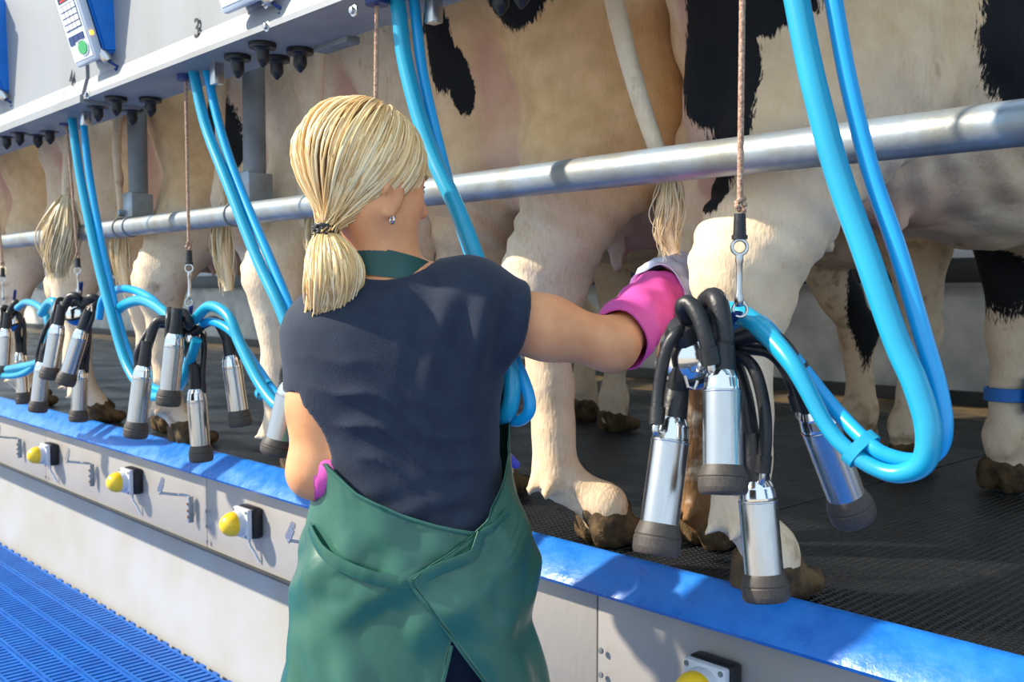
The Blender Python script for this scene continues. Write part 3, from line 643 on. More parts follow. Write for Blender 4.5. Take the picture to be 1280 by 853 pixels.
hose([(510, -40, .03), (518, 5, .03), (528, 90, .03), (548, 180, .03), (572, 270, .04), (606, 370, .04), (644, 450, .04), (662, 500, .04), (656, 522, .04), (636, 524, .04), (600, 500, .05), (540, 430, .07), (480, 405, .05)], .0105, 'deeper blue hose crossing behind the one beside the woman\'s face', 'hose2')
hose([(240, 75), (244, 100), (258, 160), (285, 230), (320, 320), (352, 390), (380, 470), (378, 515), (350, 510), (325, 480), (300, 430), (285, 395), (262, 383), (243, 400)], .0132, 'left light blue hose of the pair ending behind the woman\'s left shoulder')
hose([(256, 75, .02), (260, 95, .02), (275, 160, .02), (300, 235, .02), (340, 330, .02), (372, 410, .02), (392, 480, .02), (388, 512, .02), (350, 498, .02), (318, 455, .02), (290, 415, .02), (262, 402, .02), (243, 412, .03)], .0110, 'right deeper blue hose of the pair ending behind the woman\'s left shoulder', 'hose2')
clip(330, 487, 8, 9, .01, 'blue clip around the hoses left of the woman\'s elbow', .012, .026)
hose([(84, 130), (90, 150), (100, 220), (118, 310), (138, 390), (160, 460), (190, 495), (222, 485), (238, 450), (246, 425)], .0130, 'left, lighter blue hose of the pair dropping from the cabinet near number 4')
hose([(99, 128, .02), (103, 145, .02), (112, 220, .02), (128, 310, .02), (148, 400, .02), (170, 462, .02), (200, 488, .02), (228, 470, .02), (238, 440, .03)], .0110, 'right blue hose of the pair dropping from the cabinet near number 4', 'hose2')
hose([(124, 398, .05), (130, 372, .05), (155, 361, .05), (185, 371, .04), (212, 397, .03), (232, 415, .02)], .0115, 'blue hose arching over the gap between the two far clusters', 'hose2')
hose([(143, 392, .03), (158, 380, .03), (180, 376, .03), (205, 390, .03), (228, 415, .02)], .0150, 'light blue hose stub arching beside the far clusters')
hose([(22, 385, .06), (34, 378, .06), (52, 386, .06), (61, 410, .06), (54, 440, .06), (38, 462, .06), (15, 470, .06), (-15, 468, .06)], .0125, 'blue hose looping at the left edge of the photo')
hose([(52, 392, .04), (62, 378, .04), (70, 382, .04), (66, 412, .06), (58, 445, .06), (44, 455, .06), (10, 462, .06)], .0150, 'light blue hose beside the loop at the left edge')
# ================================================================ COWS
def sub(a, b): return [a[i]-b[i] for i in range(3)]
def make_cow(label, sh, sf, rump, R, L, fR, fL, black, h, dirty=0, bw=.30, tan=0, ud=0, lsh=(0, 0), seed=0, tailpts=None, tassel=True, pinkrear=True):
    """sh/sf: rail coordinate of the rump and of the forehand; R, L: hock/fetlock/hoof of the hind legs; fR, fL: fore hooves"""
    Zm = MATZ
    def B(x, y, z): # body frame -> world: x to the cow's right, y ahead of the rump
        s = sh+(sf-sh)*y/1.45; return (-s+x, rump+y, Zm+z)
    pr = []
    B0 = B
    def HB(x, y, z): return B0(x+lsh[0], y+lsh[1], z) if x < 0 else B0(x, y, z)
    # hindquarters
    pr += [('e', B(0, .42, 1.16), (.27, .36, .25), .12)]
    for s in (1, -1):
        pr += [('c', HB(s*.10, .07, 1.24), HB(s*.23, .50, 1.30), .08, .09, .12),
               ('c', HB(s*.17, .20, 1.16), HB(s*.19, .26, .92), .15, .14, .12),
               ('c', HB(s*.17, .16, 1.1), HB(s*.185, .17, .84), .12, .10, .10)]
    pr += [('c', B(0, .12, 1.36), B(0, 1.5, 1.36), .07, .09, .15)]
    for (hk, ft, hf), s in ((R, 1), (L, -1)):
        gas = HB(s*.19, .26, .92); gas2 = HB(s*.18, .12, .82)
        pr += [('c', gas, (hk[0], hk[1]+.016, hk[2]+.08), .135, .076, .12), ('c', gas2, (hk[0], hk[1]-.005, hk[2]+.06), .09, .060, .10),
               ('c', (hk[0], hk[1]+.014, hk[2]+.08), hk, .074, .062, .05),
               ('e', (hk[0], hk[1]-.03, hk[2]+.06), (.036, .042, .07), .05),
               ('c', hk, ((hk[0]+ft[0])/2, (hk[1]+ft[1])/2, (hk[2]+ft[2])/2), .060, .048, .05),
               ('c', ((hk[0]+ft[0])/2, (hk[1]+ft[1])/2, (hk[2]+ft[2])/2), ft, .048, .047, .03),
               ('c', ft, (hf[0]-.0, hf[1]-.03, hf[2]+.085), .045, .041, .03),
               ('c', (hf[0]-.0, hf[1]-.035, hf[2]+.09), (hf[0], hf[1]-.025, hf[2]+.05), .041, .045, .03)]
        for q in (-1, 1): pr.append(('c', (ft[0]+q*.022, ft[1]-.035, ft[2]-.01), (ft[0]+q*.026, ft[1]-.062, ft[2]-.035), .018, .011, .012))
    # barrel, chest, neck
    pr += [('e', B(0, .98, 1.02), (bw, .58, .37), .15), ('e', B(0, 1.40, 1.0), (.27, .38, .38), .15), ('e', B(0, .62, 1.04), (bw-.03, .30, .30), .15),
           ('c', B(0, 1.6, 1.12), B(0, 2.02, 1.26), .19, .12, .15), ('c', B(0, 2.0, 1.30), B(0, 2.15, 1.24), .12, .105, .08), ('c', B(0, 2.15, 1.24), B(0, 2.42, 1.03), .095, .06, .08), ('e', B(0, 2.43, 1.02), (.07, .05, .055), .04)]
    for s in (1, -1):
        pr += [('c', B(s*.10, 2.02, 1.34), B(s*.24, 1.98, 1.32), .035, .02, .03), ('e', B(s*.09, 2.14, 1.29), (.028, .03, .03), .02),
               ('c', B(s*.19, 1.42, 1.05), B(s*.19, 1.40, .74), .15, .085, .12)]
    for f, s in ((fR, 1), (fL, -1)):
        el = B(s*.19, 1.40, .74); kn = (f[0]*.8+el[0]*.2, f[1]-.01, Zm+.42); ft = (f[0], f[1]-.03, Zm+.145)
        pr += [('c', el, kn, .088, .058, .06), ('e', (kn[0], kn[1]+.015, kn[2]), (.056, .058, .07), .04), ('c', (kn[0], kn[1], kn[2]-.05), ft, .050, .043, .03),
               ('e', ft, (.052, .055, .055), .03), ('c', ft, (f[0], f[1]-.02, Zm+.07), .047, .055, .03)]
        for q in (-1, 1): pr.append(('c', (ft[0]+q*.022, ft[1]-.035, ft[2]-.01), (ft[0]+q*.024, ft[1]-.055, ft[2]-.03), .017, .011, .012))
    # udder and teats
    pr += [('e', B(0, .48, .84+ud), (.20, .27, .19), .06), ('e', B(0, .22, .94), (.10, .14, .24), .06)]
    for s in (1, -1):
        for y in (.34, .52): pr.append(('c', B(s*.085, y, .70+ud), B(s*.09, y, .610+ud), .028, .014, .03))
    me, Pn = sdf_mesh('cow', pr, h=h, zclip=(MATZ+.03, 9))
    n = len(Pn); x, y, z = Pn.T; rel = z-Zm
    s_here = sh+(sf-sh)*(y-rump)/1.45; lx = x+s_here; ly = y-rump
    blk = np.zeros(n)
    for (c, rr) in black:
        rr = rr if hasattr(rr, '__len__') else (rr, rr, rr)
        d = np.sqrt(((x-c[0])/rr[0])**2+((y-c[1])/rr[1])**2+((z-c[2])/rr[2])**2); blk = np.maximum(blk, 1-.5*d)
    blk = np.clip(blk, 0, 1)
    pink = np.clip(1.25-np.sqrt((lx/.19)**2+((ly-.48)/.27)**2+((rel-.78-ud)/.20)**2)*.75, 0, 1)
    if pinkrear: pink = np.maximum(pink, np.clip(1.3-np.sqrt((lx/.07)**2+((ly-.12)/.12)**2+((rel-.94)/.34)**2)*.85, 0, .6))
    dirt = np.clip(.50-rel*2.6, 0, .8)+.30*(dirty == 3)*((ly > 1.1) & (rel < .7))+(dirty == 1)*np.clip(1-np.abs(lx)/.6, 0, 1)*.25
    dirt = dirt+.18*np.exp(-((rel-.55)/.10)**2)*(ly < .05)
    if dirty == 2: dirt = dirt+.75*((lx < 0) & (ly < .5) & (rel < .45))
    rng = np.sin(x*37+seed)*np.sin(y*31)*np.sin(z*29+seed); dirt = np.clip(dirt+.12*rng, 0, 1)
    blk = np.where((pink > .6) & (ly > .2), 0, blk)
    ca = me.color_attributes.new('coat', 'FLOAT_COLOR', 'POINT'); buf = np.ones((len(me.vertices), 4), dtype=np.float32); buf[:, 0] = blk; buf[:, 1] = pink; buf[:, 2] = dirt; ca.data.foreach_set('color', buf.ravel())
    at = me.attributes.new('tan', 'FLOAT', 'POINT'); tv = np.clip(tan*np.clip((rel-.62)/.25, 0, 1)+tan*.35*np.sin(x*9+z*7+seed), 0, .9); at.data.foreach_set('value', tv.astype(np.float32))
    def fn(co, no):
        x, y, z = co.T; a = .0035*np.sin(x*23+y*17+z*9+seed)+.003*np.sin(z*31-y*27+seed*2)+.002*np.sin(x*57+z*41)
        w = np.exp(-((z-Zm-.72)/.16)**2)*.004*np.sin(z*120+y*60+x*20)
        return a+w*(np.abs(y-rump-.2) < .5)
    displace(me, fn)
    o = thing('cow', (-sh, rump+.6, Zm), label, 'cow', 'dairy cows standing in a row')
    body = link('body', me, M['cow'], o)
    for f in (R[2], L[2], fR, fL): hoof(o, f)
    return o, B
_hoof = {}
def hoof(parent, f):
    if 'm' not in _hoof:
        pr = [('c', (s*.030, -.045, .045), (s*.026, .045, .022), .034, .022, .01) for s in (-1, 1)]+[('c', (s*.03, -.045, .025), (s*.03, .0, .02), .03, .028, .01) for s in (-1, 1)]+[('e', (0, -.03, .07), (.052, .055, .035), .02)]
        me, _ = sdf_mesh('hoof', pr, h=.006, zclip=(0, .1)); displace(me, lambda co, no: .003*np.sin(co[:, 0]*160)*np.sin(co[:, 1]*130+co[:, 2]*90)); me.materials.append(M['hoof']); _hoof['m'] = me
    o = bpy.data.objects.new('hoof', _hoof['m']); C.objects.link(o); o.parent = parent; o.matrix_parent_inverse = parent.matrix_world.inverted()
    o.location = (f[0], f[1]+.01, MATZ+.003); o.scale = (1.02, 1.10, 1.05); o.rotation_euler = (0, 0, random.uniform(-.25, .1))
def strands(name, parent, guides, n, r, spread, m, seg=4, taper=True, wob=.006, seed=1):
    rnd = random.Random(seed); Vv, Qf = [], []
    for i in range(n):
        g = guides[rnd.randrange(len(guides))]; off = V((rnd.gauss(0, 1), rnd.gauss(0, 1), rnd.gauss(0, 1)))
        ph = rnd.uniform(0, 6.28); fr = rnd.uniform(1, 3); end = rnd.uniform(.8, 1.0); m_ = len(g); ps = []
        for k in range(m_):
            t = k/(m_-1)*end; q = t*(m_-1); a = int(q); b = min(a+1, m_-1); p = g[a].lerp(g[b], q-a)
            sp = spread(t); ps.append(p+off*sp+V((math.sin(ph+t*fr*4), math.cos(ph+t*fr*3), 0))*wob*t)
        T, N = frames(ps); b0 = len(Vv)
        for k, (p, t_, n_) in enumerate(zip(ps, T, N)):
            b_ = t_.cross(n_); rr = r*(1-.8*(k/(m_-1))**2 if taper else 1)
            for j in range(seg): a = 2*math.pi*j/seg; Vv.append(p+(n_*math.cos(a)+b_*math.sin(a))*rr)
        for k in range(m_-1):
            for j in range(seg): Qf.append((b0+k*seg+j, b0+k*seg+(j+1) % seg, b0+(k+1)*seg+(j+1) % seg, b0+(k+1)*seg+j))
    me = np_mesh(name, np.array([tuple(v) for v in Vv]), np.array(Qf)); return link(name, me, m, parent)
def tail(parent, pts, r0, r1, tas, col_attr=0.0):
    s = spline(pts, 8); bm = bmesh.new(); add_tube(bm, s, list(np.linspace(r0, r1, len(s))), 14); me = bm_mesh(bm, 'tail', 60)
    ca = me.color_attributes.new('coat', 'FLOAT_COLOR', 'POINT'); buf = np.zeros((len(me.vertices), 4), dtype=np.float32); buf[:, 2] = .25; buf[:, 0] = col_attr; buf[:, 3] = 1; ca.data.foreach_set('color', buf.ravel())
    o = link('tail', me, M['cow'], parent)
    if tas:
        g = spline(tas['pts'], 5); L_ = len(g)
        strands('tassel', o, [g], tas.get('n', 260), tas.get('r', .0028), lambda t: tas['w']*(.30+.75*math.sin(min(1, t*1.15)*math.pi*.85)), M['tassel'], 4, True, .007, 5)
        bm2 = bmesh.new(); add_tube(bm2, g, [tas['w']*(.5+1.1*math.sin(min(1, k/(len(g)-1)*1.05)*math.pi*.85)) for k in range(len(g))], 12); link('tassel_core', bm_mesh(bm2, 'core', 60), M['tassel'], o)
def T3(p): return (p.x, p.y, p.z)
def foot(px, py, D): return T3(W(px, py, D))
def zf(s, D): return (-s, D, MATZ)
# cow 1, nearest
k = 1.0
hr = (T3(W(930, 388, 1.475)), T3(W(925, 640, 1.47)), (-.965, 1.555, MATZ)); hl = (T3(W(868, 400, 1.66)), T3(W(868, 620, 1.70)), (-1.25, 1.78, MATZ))
blk1 = [(W(890, 60, 1.48), (.105, .3, .15)), (W(912, 130, 1.46), (.07, .3, .15)), (W(906, 200, 1.48), (.045, .10, .09)), (W(960, 0, 1.52), (.15, .3, .08)), (W(1015, 18, 1.62), (.10, .3, .08)), (W(1050, 0, 1.70), (.11, .3, .085)), (W(900, 235, 1.46), (.045, .09, .05)),
        (W(1285, 50, 1.95), (.2, .14, .13)), (W(1290, 85, 2.0), (.2, .13, .10)), (V((-.9, 2.4, 1.95)), (.3, .5, .22)), (V((-1.05, 2.9, 1.45)), (.12, .2, .2))]
cow1, B1 = make_cow('nearest cow, white legs and a big black patch on the thigh behind the rope', 1.15, .86, 1.42, hr, hl, (-.68, 2.84, MATZ), (-1.055, 2.86, MATZ), blk1, .0125, 2, bw=.36, tan=.35, ud=.03, lsh=(.07, .20), seed=1)
tail(cow1, [W(748, -120, 1.47), W(768, 0, 1.43), (W(790, 90, 1.42)), W(815, 170, 1.42), W(838, 225, 1.43)], .021, .0135,
     {'pts': [W(836, 215, 1.425), W(838, 250, 1.43), W(833, 285, 1.44), W(842, 318, 1.45)], 'w': .011, 'n': 240, 'r': .0022})
# cow 2
hr = (T3(W(682, 372, 1.56)), T3(W(697, 615, 1.55)), (W(742, 690, 1.6).x, 1.66, MATZ)); hr = (hr[0], (hr[1][0], hr[1][1], MATZ+.15), (-1.42, 1.63, MATZ))
hl = ((-1.98, 1.70, MATZ+.52), (-1.99, 1.72, MATZ+.15), (-1.97, 1.80, MATZ))
blk2 = [(W(560, 50, 1.5), (.05, .14, .13)), (W(575, 100, 1.5), (.03, .1, .08)), (W(540, 0, 1.5), (.09, .2, .08)), (W(662, -25, 1.5), (.095, .4, .11)), (W(775, -8, 1.7), (.055, .3, .085)), (V((-1.5, 2.6, 1.9)), (.3, .4, .2)), (W(1085, 350, 3.05), (.06, .1, .3))]
cow2, B2 = make_cow('tan and cream cow right of the woman, black wedge high on its rump', 1.70, 1.50, 1.46, hr, hl, (-1.37, 2.95, MATZ), (-1.62, 3.12, MATZ), blk2, .0130, 3, bw=.27, tan=.8, seed=2)
tail(cow2, [W(545, -120, 1.52), W(500, 0, 1.50), W(480, 150, 1.5), W(490, 230, 1.5)], .02, .008, {'pts': [W(490, 222, 1.5), W(494, 280, 1.5), W(492, 330, 1.5)], 'w': .014, 'n': 160, 'r': .0028})
# cow 3
def std(s, D=1.55, w=.17, dr=0, dl=.1): return (((-s+w, D+dr-.08, MATZ+.53), (-s+w, D+dr-.06, MATZ+.15), (-s+w+.02, D+dr+.02, MATZ)), ((-s-w, D+dl-.08, MATZ+.53), (-s-w, D+dl-.06, MATZ+.15), (-s-w, D+dl+.02, MATZ)))
hr, hl = std(2.27, 1.58); blk3 = [(V((-2.2, 2.3, 2.1)), (.4, .4, .2))]
cow3, B3 = make_cow('cream cow behind the head of the woman, her rump seen over the rail', 2.27, 2.20, 1.46, hr, hl, (-2.06, 2.95, MATZ), (-2.32, 3.25, MATZ), blk3, .016, 0, seed=3)
tail(cow3, [(-2.29, 1.45, 2.2), (-2.28, 1.43, 1.9), (-2.3, 1.44, 1.7), (-2.29, 1.44, 1.6)], .02, .008, {'pts': [V((-2.29, 1.44, 1.62)), V((-2.3, 1.44, 1.5)), V((-2.29, 1.45, 1.36))], 'w': .014, 'n': 160, 'r': .003})
hr, hl = std(2.78, 1.56, .17, 0, .22); blk4 = [(W(283, 150, 1.52), (.12, .12, .13)), (W(285, 185, 1.5), (.06, .1, .07))]
cow4, B4 = make_cow('cow with white leg and black hip patch, just left of the woman', 2.80, 2.72, 1.46, hr, hl, (-2.55, 2.95, MATZ), (-2.85, 3.1, MATZ), blk4, .018, 0, seed=4)
tail(cow4, [(-2.84, 1.46, 2.2), (-2.85, 1.44, 1.9), (-2.86, 1.45, 1.7), (-2.85, 1.45, 1.6)], .02, .008, {'pts': [V((-2.85, 1.45, 1.62)), V((-2.86, 1.45, 1.5)), V((-2.85, 1.46, 1.36))], 'w': .014, 'n': 160, 'r': .003})
hr, hl = std(3.55, 1.55, .18, 0, .1); blk5 = [(W(142, 190, 1.5), (.04, .1, .16)), (W(150, 230, 1.5), (.03, .1, .12)), (W(150, 140, 1.5), (.10, .1, .09))]
cow5, B5 = make_cow('brownish cow with a muddy white leg behind the third cluster', 3.55, 3.45, 1.45, hr, hl, (-3.25, 2.95, MATZ), (-3.6, 3.1, MATZ), blk5, .020, 1, tan=.7, seed=5)
tail(cow5, [(-3.62, 1.46, 2.2), (-3.6, 1.42, 1.9), (-3.61, 1.43, 1.7), (-3.6, 1.43, 1.6)], .02, .008, {'pts': [V((-3.6, 1.43, 1.62)), V((-3.61, 1.43, 1.5)), V((-3.6, 1.44, 1.36))], 'w': .014, 'n': 160, 'r': .003})
hr, hl = std(4.38, 1.55, .18, 0, .1)
cow6, B6 = make_cow('pale cow with bushy blond tail tassel over the rail', 4.38, 4.28, 1.45, hr, hl, (-4.1, 2.95, MATZ), (-4.45, 3.1, MATZ), [(V((-4.2, 1.9, 2.1)), (.25, .35, .2))], .022, 0, seed=6)
tail(cow6, [(-4.33, 1.40, 2.2), W(82, 150, 1.36), W(83, 230, 1.31), W(80, 262, 1.29)], .02, .014,
     {'pts': [W(83, 250, 1.30), W(79, 285, 1.29), W(73, 315, 1.29), W(72, 345, 1.30)], 'w': .021, 'n': 900, 'r': .0034})
hr, hl = std(5.2, 1.55, .18, 0, .1)
cow7, B7 = make_cow('farthest cow, grey-brown rump at the left edge of the photo', 5.2, 5.1, 1.45, hr, hl, (-4.95, 2.95, MATZ), (-5.3, 3.1, MATZ), [], .024, 1, tan=.6, seed=7)
# leg bands
def band(c, r, label, tagbox=True):
    t = thing('leg_band', c, label, 'leg band')
    lathe_obj('strap', [(r, -.018), (r*1.04, -.016), (r*1.04, .016), (r, .018), (r*.9, .018), (r*.9, -.018), (r, -.018)], M['bluepl'], t, Matrix.Translation(c), 24)
    if tagbox:
        m = Matrix.Translation(V(c)+V((r*1.0, -.01, .0))) @ Matrix.Rotation(.4, 4, 'Z'); box_obj('transponder', (-.004, -.03, -.045), (.018, .03, .05), M['bluepl'], t, bev=.006, mtx=m)
band((-1.055, 2.825, MATZ+.27), .056, 'blue leg band with transponder on the foreleg at the right edge')
band((-1.985, 1.705, MATZ+.34), .058, 'dark blue leg band on the hind leg glimpsed between the woman and the blue hoses', False)
# ================================================================ THE WOMAN
pd = 1.66
A_ = lambda x, y, d=pd: np.array(T3(WF(x, y, d)))
per = thing('person', (WF(515, 690, pd).x, WF(515, 690, pd).y, 0), 'woman with blond ponytail in navy T-shirt and green apron, reaching towards a cow', 'person')
rr = np.array(_r); ff = np.array(_f0); uu = np.array((0, 0, 1.))
torso = [('c', A_(470, 378), A_(578, 372), .050, .050, .05), ('c', A_(452, 405), A_(568, 398), .078, .076, .06), ('c', A_(455, 442), A_(550, 440), .092, .092, .06),
         ('c', A_(470, 485), A_(540, 485), .098, .096, .06), ('c', A_(474, 532), A_(536, 532), .094, .092, .06), ('c', A_(490, 575), A_(537, 575), .092, .092, .06),
         ('c', A_(498, 615), A_(540, 615), .096, .096, .06), ('c', A_(492, 665), A_(548, 665), .108, .108, .06), ('c', A_(483, 712), A_(558, 712), .118, .118, .06), ('c', A_(474, 750), A_(562, 750), .112, .112, .06),
         ('c', A_(480, 430, pd+.05), A_(540, 430, pd+.05), .07, .07, .08)]
neck = [('c', A_(485, 372, pd+.01), A_(476, 285, pd+.005), .060, .056, .035)]
# arms
shR, elR, wrR = A_(600, 388, 1.64), A_(765, 432, 1.70), A_(838, 352, 1.93)
shL, elL, wrL = A_(408, 425, 1.66), A_(392, 590, 1.62), A_(545, 572, 1.83)
arms = [('c', shR, shR*.5+elR*.5, .054, .050, .04), ('c', shR*.5+elR*.5, elR, .050, .041, .03), ('c', elR, elR*.6+wrR*.4, .041, .042, .03), ('c', elR*.6+wrR*.4, wrR, .042, .026, .03),
        ('c', shL, shL*.5+elL*.5, .052, .050, .04), ('c', shL*.5+elL*.5, elL, .050, .038, .03), ('c', elL, elL*.65+wrL*.35, .039, .042, .03), ('c', elL*.65+wrL*.35, wrL, .042, .027, .03)]
# hands: palm, four unequal bent fingers, thumb
def hand(w, d, n, curl, s=1.0, thumb=1):
    d = d/np.linalg.norm(d); n = n-d*np.dot(n, d); n = n/np.linalg.norm(n); sd = np.cross(d, n)*thumb
    out = [('c', w, w+d*.03, .026*s, .024*s, .02), ('c', w+d*.035-sd*.018, w+d*.088-sd*.026, .017*s, .014*s, .02), ('c', w+d*.035+sd*.016, w+d*.088+sd*.026, .018*s, .014*s, .02), ('c', w+d*.03, w+d*.088, .018*s, .015*s, .02)]
    for i, (o, L) in enumerate(((.031, .068), (.011, .077), (-.010, .072), (-.030, .056))):
        p = w+d*(.090-.004*abs(i-1))+sd*o; a = 0.15
        for j, f in enumerate((.45, .32, .27)):
            a += curl*(1, 1.1, .8)[j]; q = p+(d*math.cos(a)+n*math.sin(a)+sd*o*.8)*L*f; out.append(('c', p, q, (.0095-.001*j)*s, (.0088-.001*j)*s, .004)); p = q
    p = w+d*.025+sd*.024; q = p+(d*.55+sd*.8+n*.35)*.038; r_ = q+(d*.85+sd*.35+n*.5)*.032; t = r_+(d*.9+n*.5)*.024
    out += [('c', p, q, .015*s, .0115*s, .012), ('c', q, r_, .0115*s, .010*s, .004), ('c', r_, t, .010*s, .0085*s, .004)]
    return out
dR = A_(900, 322, 2.04)-A_(838, 352, 1.93)
handR = hand(wrR, dR, -uu*.6+rr*.4, .32, 1, -1); handL = hand(wrL, A_(618, 556, 1.88)-wrL, -uu, .25, 1, -1)
# head
hO = A_(461, 222, pd-.005); hd = rr*math.sin(math.radians(57))+ff*math.cos(math.radians(57)); hd = hd*.985-uu*.17; hd /= np.linalg.norm(hd)
hr_ = np.cross(hd, uu); hr_ /= np.linalg.norm(hr_); hu = np.cross(hr_, hd)
def Hh(f, r, u): return hO+hd*f+hr_*r+hu*u
Rm = np.stack([hd, hr_, hu], 1)
head = [('e', Hh(-.018, 0, .022), (.093, .074, .082), .02, Rm), ('e', Hh(.034, 0, -.022), (.056, .058, .085), .03, Rm), ('c', Hh(.0, 0, -.05), Hh(.03, 0, -.06), .052, .05, .03)]
for s in (-1, 1):
    head += [('c', Hh(.0, s*.050, -.055), Hh(.066, s*.014, -.098), .016, .017, .03), ('e', Hh(.060, s*.034, -.032), (.026, .026, .028), .02, Rm), ('c', Hh(.083, s*.012, .012), Hh(.070, s*.045, .008), .010, .009, .012),
             ('e', Hh(.014, s*.072, -.030), (.020, .0085, .032), .006, Rm), ('c', Hh(-.004, s*.079, -.030), Hh(.004, s*.080, -.006), .006, .006, .004), ('c', Hh(.004, s*.080, -.004), Hh(.026, s*.076, -.008), .006, .005, .004),
             ('e', Hh(.012, s*.074, -.060), (.010, .007, .011), .006, Rm), ('e', Hh(.073, s*.030, -.010), (.013, .014, .012), .008, Rm)]
head += [('c', Hh(.086, 0, .0), Hh(.105, 0, -.036), .008, .012, .012), ('e', Hh(.078, 0, -.098), (.018, .020, .017), .02, Rm), ('c', Hh(.090, -.016, -.066), Hh(.090, .016, -.066), .007, .007, .006), ('c', Hh(.089, -.014, -.077), Hh(.089, .014, -.077), .007, .007, .006)]
hsub = [('e', Hh(.014, s*.088, -.030), (.010, .010, .018), .006, Rm) for s in (-1, 1)]
# legs down to the pit floor
hipL, hipR = A_(478, 745), A_(556, 745); c0 = A_(515, 745)
def gz(p, z, dx=0, df=0): q = np.array(p)+rr*dx+ff*df; q[2] = z; return q
legs = []
for hp, s in ((hipL, -1), (hipR, 1)):
    kn = gz(hp, .48, s*.015, .02); an = gz(hp, .10, s*.02, -.02)
    legs += [('c', hp, kn, .098, .062, .05), ('c', kn, gz(kn, .36, 0, -.02), .060, .060, .03), ('c', gz(kn, .36, 0, -.02), an, .058, .038, .03), ('c', an, gz(an, .035, 0, .12), .038, .03, .03), ('c', gz(an, .035, 0, -.03), gz(an, .03, 0, .12), .032, .03, .03)]
me, _ = sdf_mesh('body', torso+neck+arms+[tuple(list(p[:3])+[p[3]-.0018, p[4]-.0018, p[5]]) if p[0] == 'c' else p for p in handR+handL]+head+legs, hsub, h=.0052)
body = link('body', me, M['skin'], per)
for s in (-1, 1):
    bm = bmesh.new(); bmesh.ops.create_icosphere(bm, subdivisions=2, radius=.0125, matrix=Matrix.Translation(V(Hh(.0745, s*.030, -.008)))); link('eye', bm_mesh(bm, 'e', 60), M['white'], per)
    bm = bmesh.new(); bmesh.ops.create_icosphere(bm, subdivisions=2, radius=.006, matrix=Matrix.Translation(V(Hh(.084, s*.030, -.008)))); link('iris', bm_mesh(bm, 'e', 60), M['dkblue'], per)
    tube_obj('eyebrow', [V(Hh(.092, s*.014, .014)), V(Hh(.088, s*.034, .018)), V(Hh(.070, s*.052, .010))], [.003, .0035, .0015], M['haircap'], per, 8)
    tube_obj('eyelashes', [V(Hh(.088, s*.020, -.002)), V(Hh(.0875, s*.032, .001)), V(Hh(.078, s*.044, -.005))], [.0012, .002, .0012], M['ink'], per, 6)
bm = bmesh.new(); torus_bm(bm, V(Hh(.014, .083, -.073)), .0065, .0022, hd, 14, 6); link('earring', bm_mesh(bm, 'r', 60), M['steel_sh'], per)
# shirt
sd = (shR*.56+elR*.44); sl = shL*.55+elL*.45
shirt = torso+[('c', shR, sd, .060, .056, .05), ('c', shL, sl, .058, .054, .05), ('c', A_(455, 392), A_(410, 418), .05, .05, .05)]
dirR = (elR-shR)/np.linalg.norm(elR-shR); dirL = (elL-shL)/np.linalg.norm(elL-shL)
cutR = shR+dirR*(np.linalg.norm(elR-shR)*.27); cutL = shL+dirL*.095
me, _ = sdf_mesh('shirt', shirt, [('y', cutR, cutR+dirR*.3, .10, .006), ('y', cutL-rr*.006, cutL-rr*.006+dirL*.10, .060, .012), ('e', A_(484, 330, pd+.01), (.085, .085, .060), .008, None)], h=.005, infl=.007, zclip=(A_(0, 712)[2], 2))
cz = A_(515, 548)
def folds(co, no):
    rel = co-cz; x = rel @ rr; z = rel[:, 2]; y = rel @ ff
    env = np.exp(-(z/.095)**2); w = (1-2*np.abs(np.sin((z*1.0+.25*x+.02*np.sin(x*21)+.008*np.sin(x*47))*62))**.7)*np.clip(.45+.75*np.sin(x*17+z*13+1), 0, 1)
    env2 = np.exp(-((z+.13)/.06)**2); w2 = np.sin((z-.35*x)*120+1)
    env3 = np.exp(-((z-.17)/.07)**2)*np.clip((x+.02)/.12, 0, 1); w3 = np.sin((x-.2*z)*95)
    sidef = np.clip(.35+.9*(-x)/.15, .25, 1)
    return env*w*.0115*sidef+env2*w2*.003+env3*w3*.008+.002*np.sin(x*31+z*23)*np.sin(z*19-x*9)
displace(me, folds); shirt_o = link('shirt', me, M['shirt'], per)
# seam at neck
bm = bmesh.new(); ring = []
me, _ = sdf_mesh('trousers', [p for p in legs if True]+torso[-4:-1], (), h=.009, infl=.006, zclip=(.09, A_(0, 720)[2])); link('trousers', me, M['trouser'], per)
for s, hp in ((-1, hipL), (1, hipR)):
    an = gz(hp, .10, s*.02, -.02)
    me, _ = sdf_mesh('boot', [('c', gz(an, .25), gz(an, .08), .055, .048, .03), ('c', gz(an, .05, 0, -.03), gz(an, .045, 0, .15), .046, .042, .03)], (), h=.008, zclip=(0.001, .26)); link('boot', me, M['boot'], per)

# apron shell: rays from the body axis find the clothed body, the cloth hangs outside it
fit = torso+[]
axc = lambda z: np.array([*(A_(508, 600)[:2]), z])
def shell_r(th, z):
    th, z = np.broadcast_arrays(th, z); c = A_(512, 600)
    dx = rr[0]*np.sin(th)-ff[0]*np.cos(th); dy = rr[1]*np.sin(th)-ff[1]*np.cos(th)     # th = 0 faces the camera, + to the right
    rad = np.zeros(th.shape)
    for r in np.arange(.08, .27, .004):
        d = eval_sdf([p for p in torso], [], c[0]+dx*r, c[1]+dy*r, z); rad = np.where(d < .012, r, rad)
    # skirt hanging below the hips
    zh = A_(0, 700)[2]; a = .176+np.clip(zh-z, 0, 1)*.17; b = .135+np.clip(zh-z, 0, 1)*.12
    sk = 1/np.sqrt((np.sin(th)/a)**2+(np.cos(th)/b)**2); w = np.clip((zh+.04-z)/.08, 0, 1)
    return np.maximum(rad, sk*w), dx, dy, c
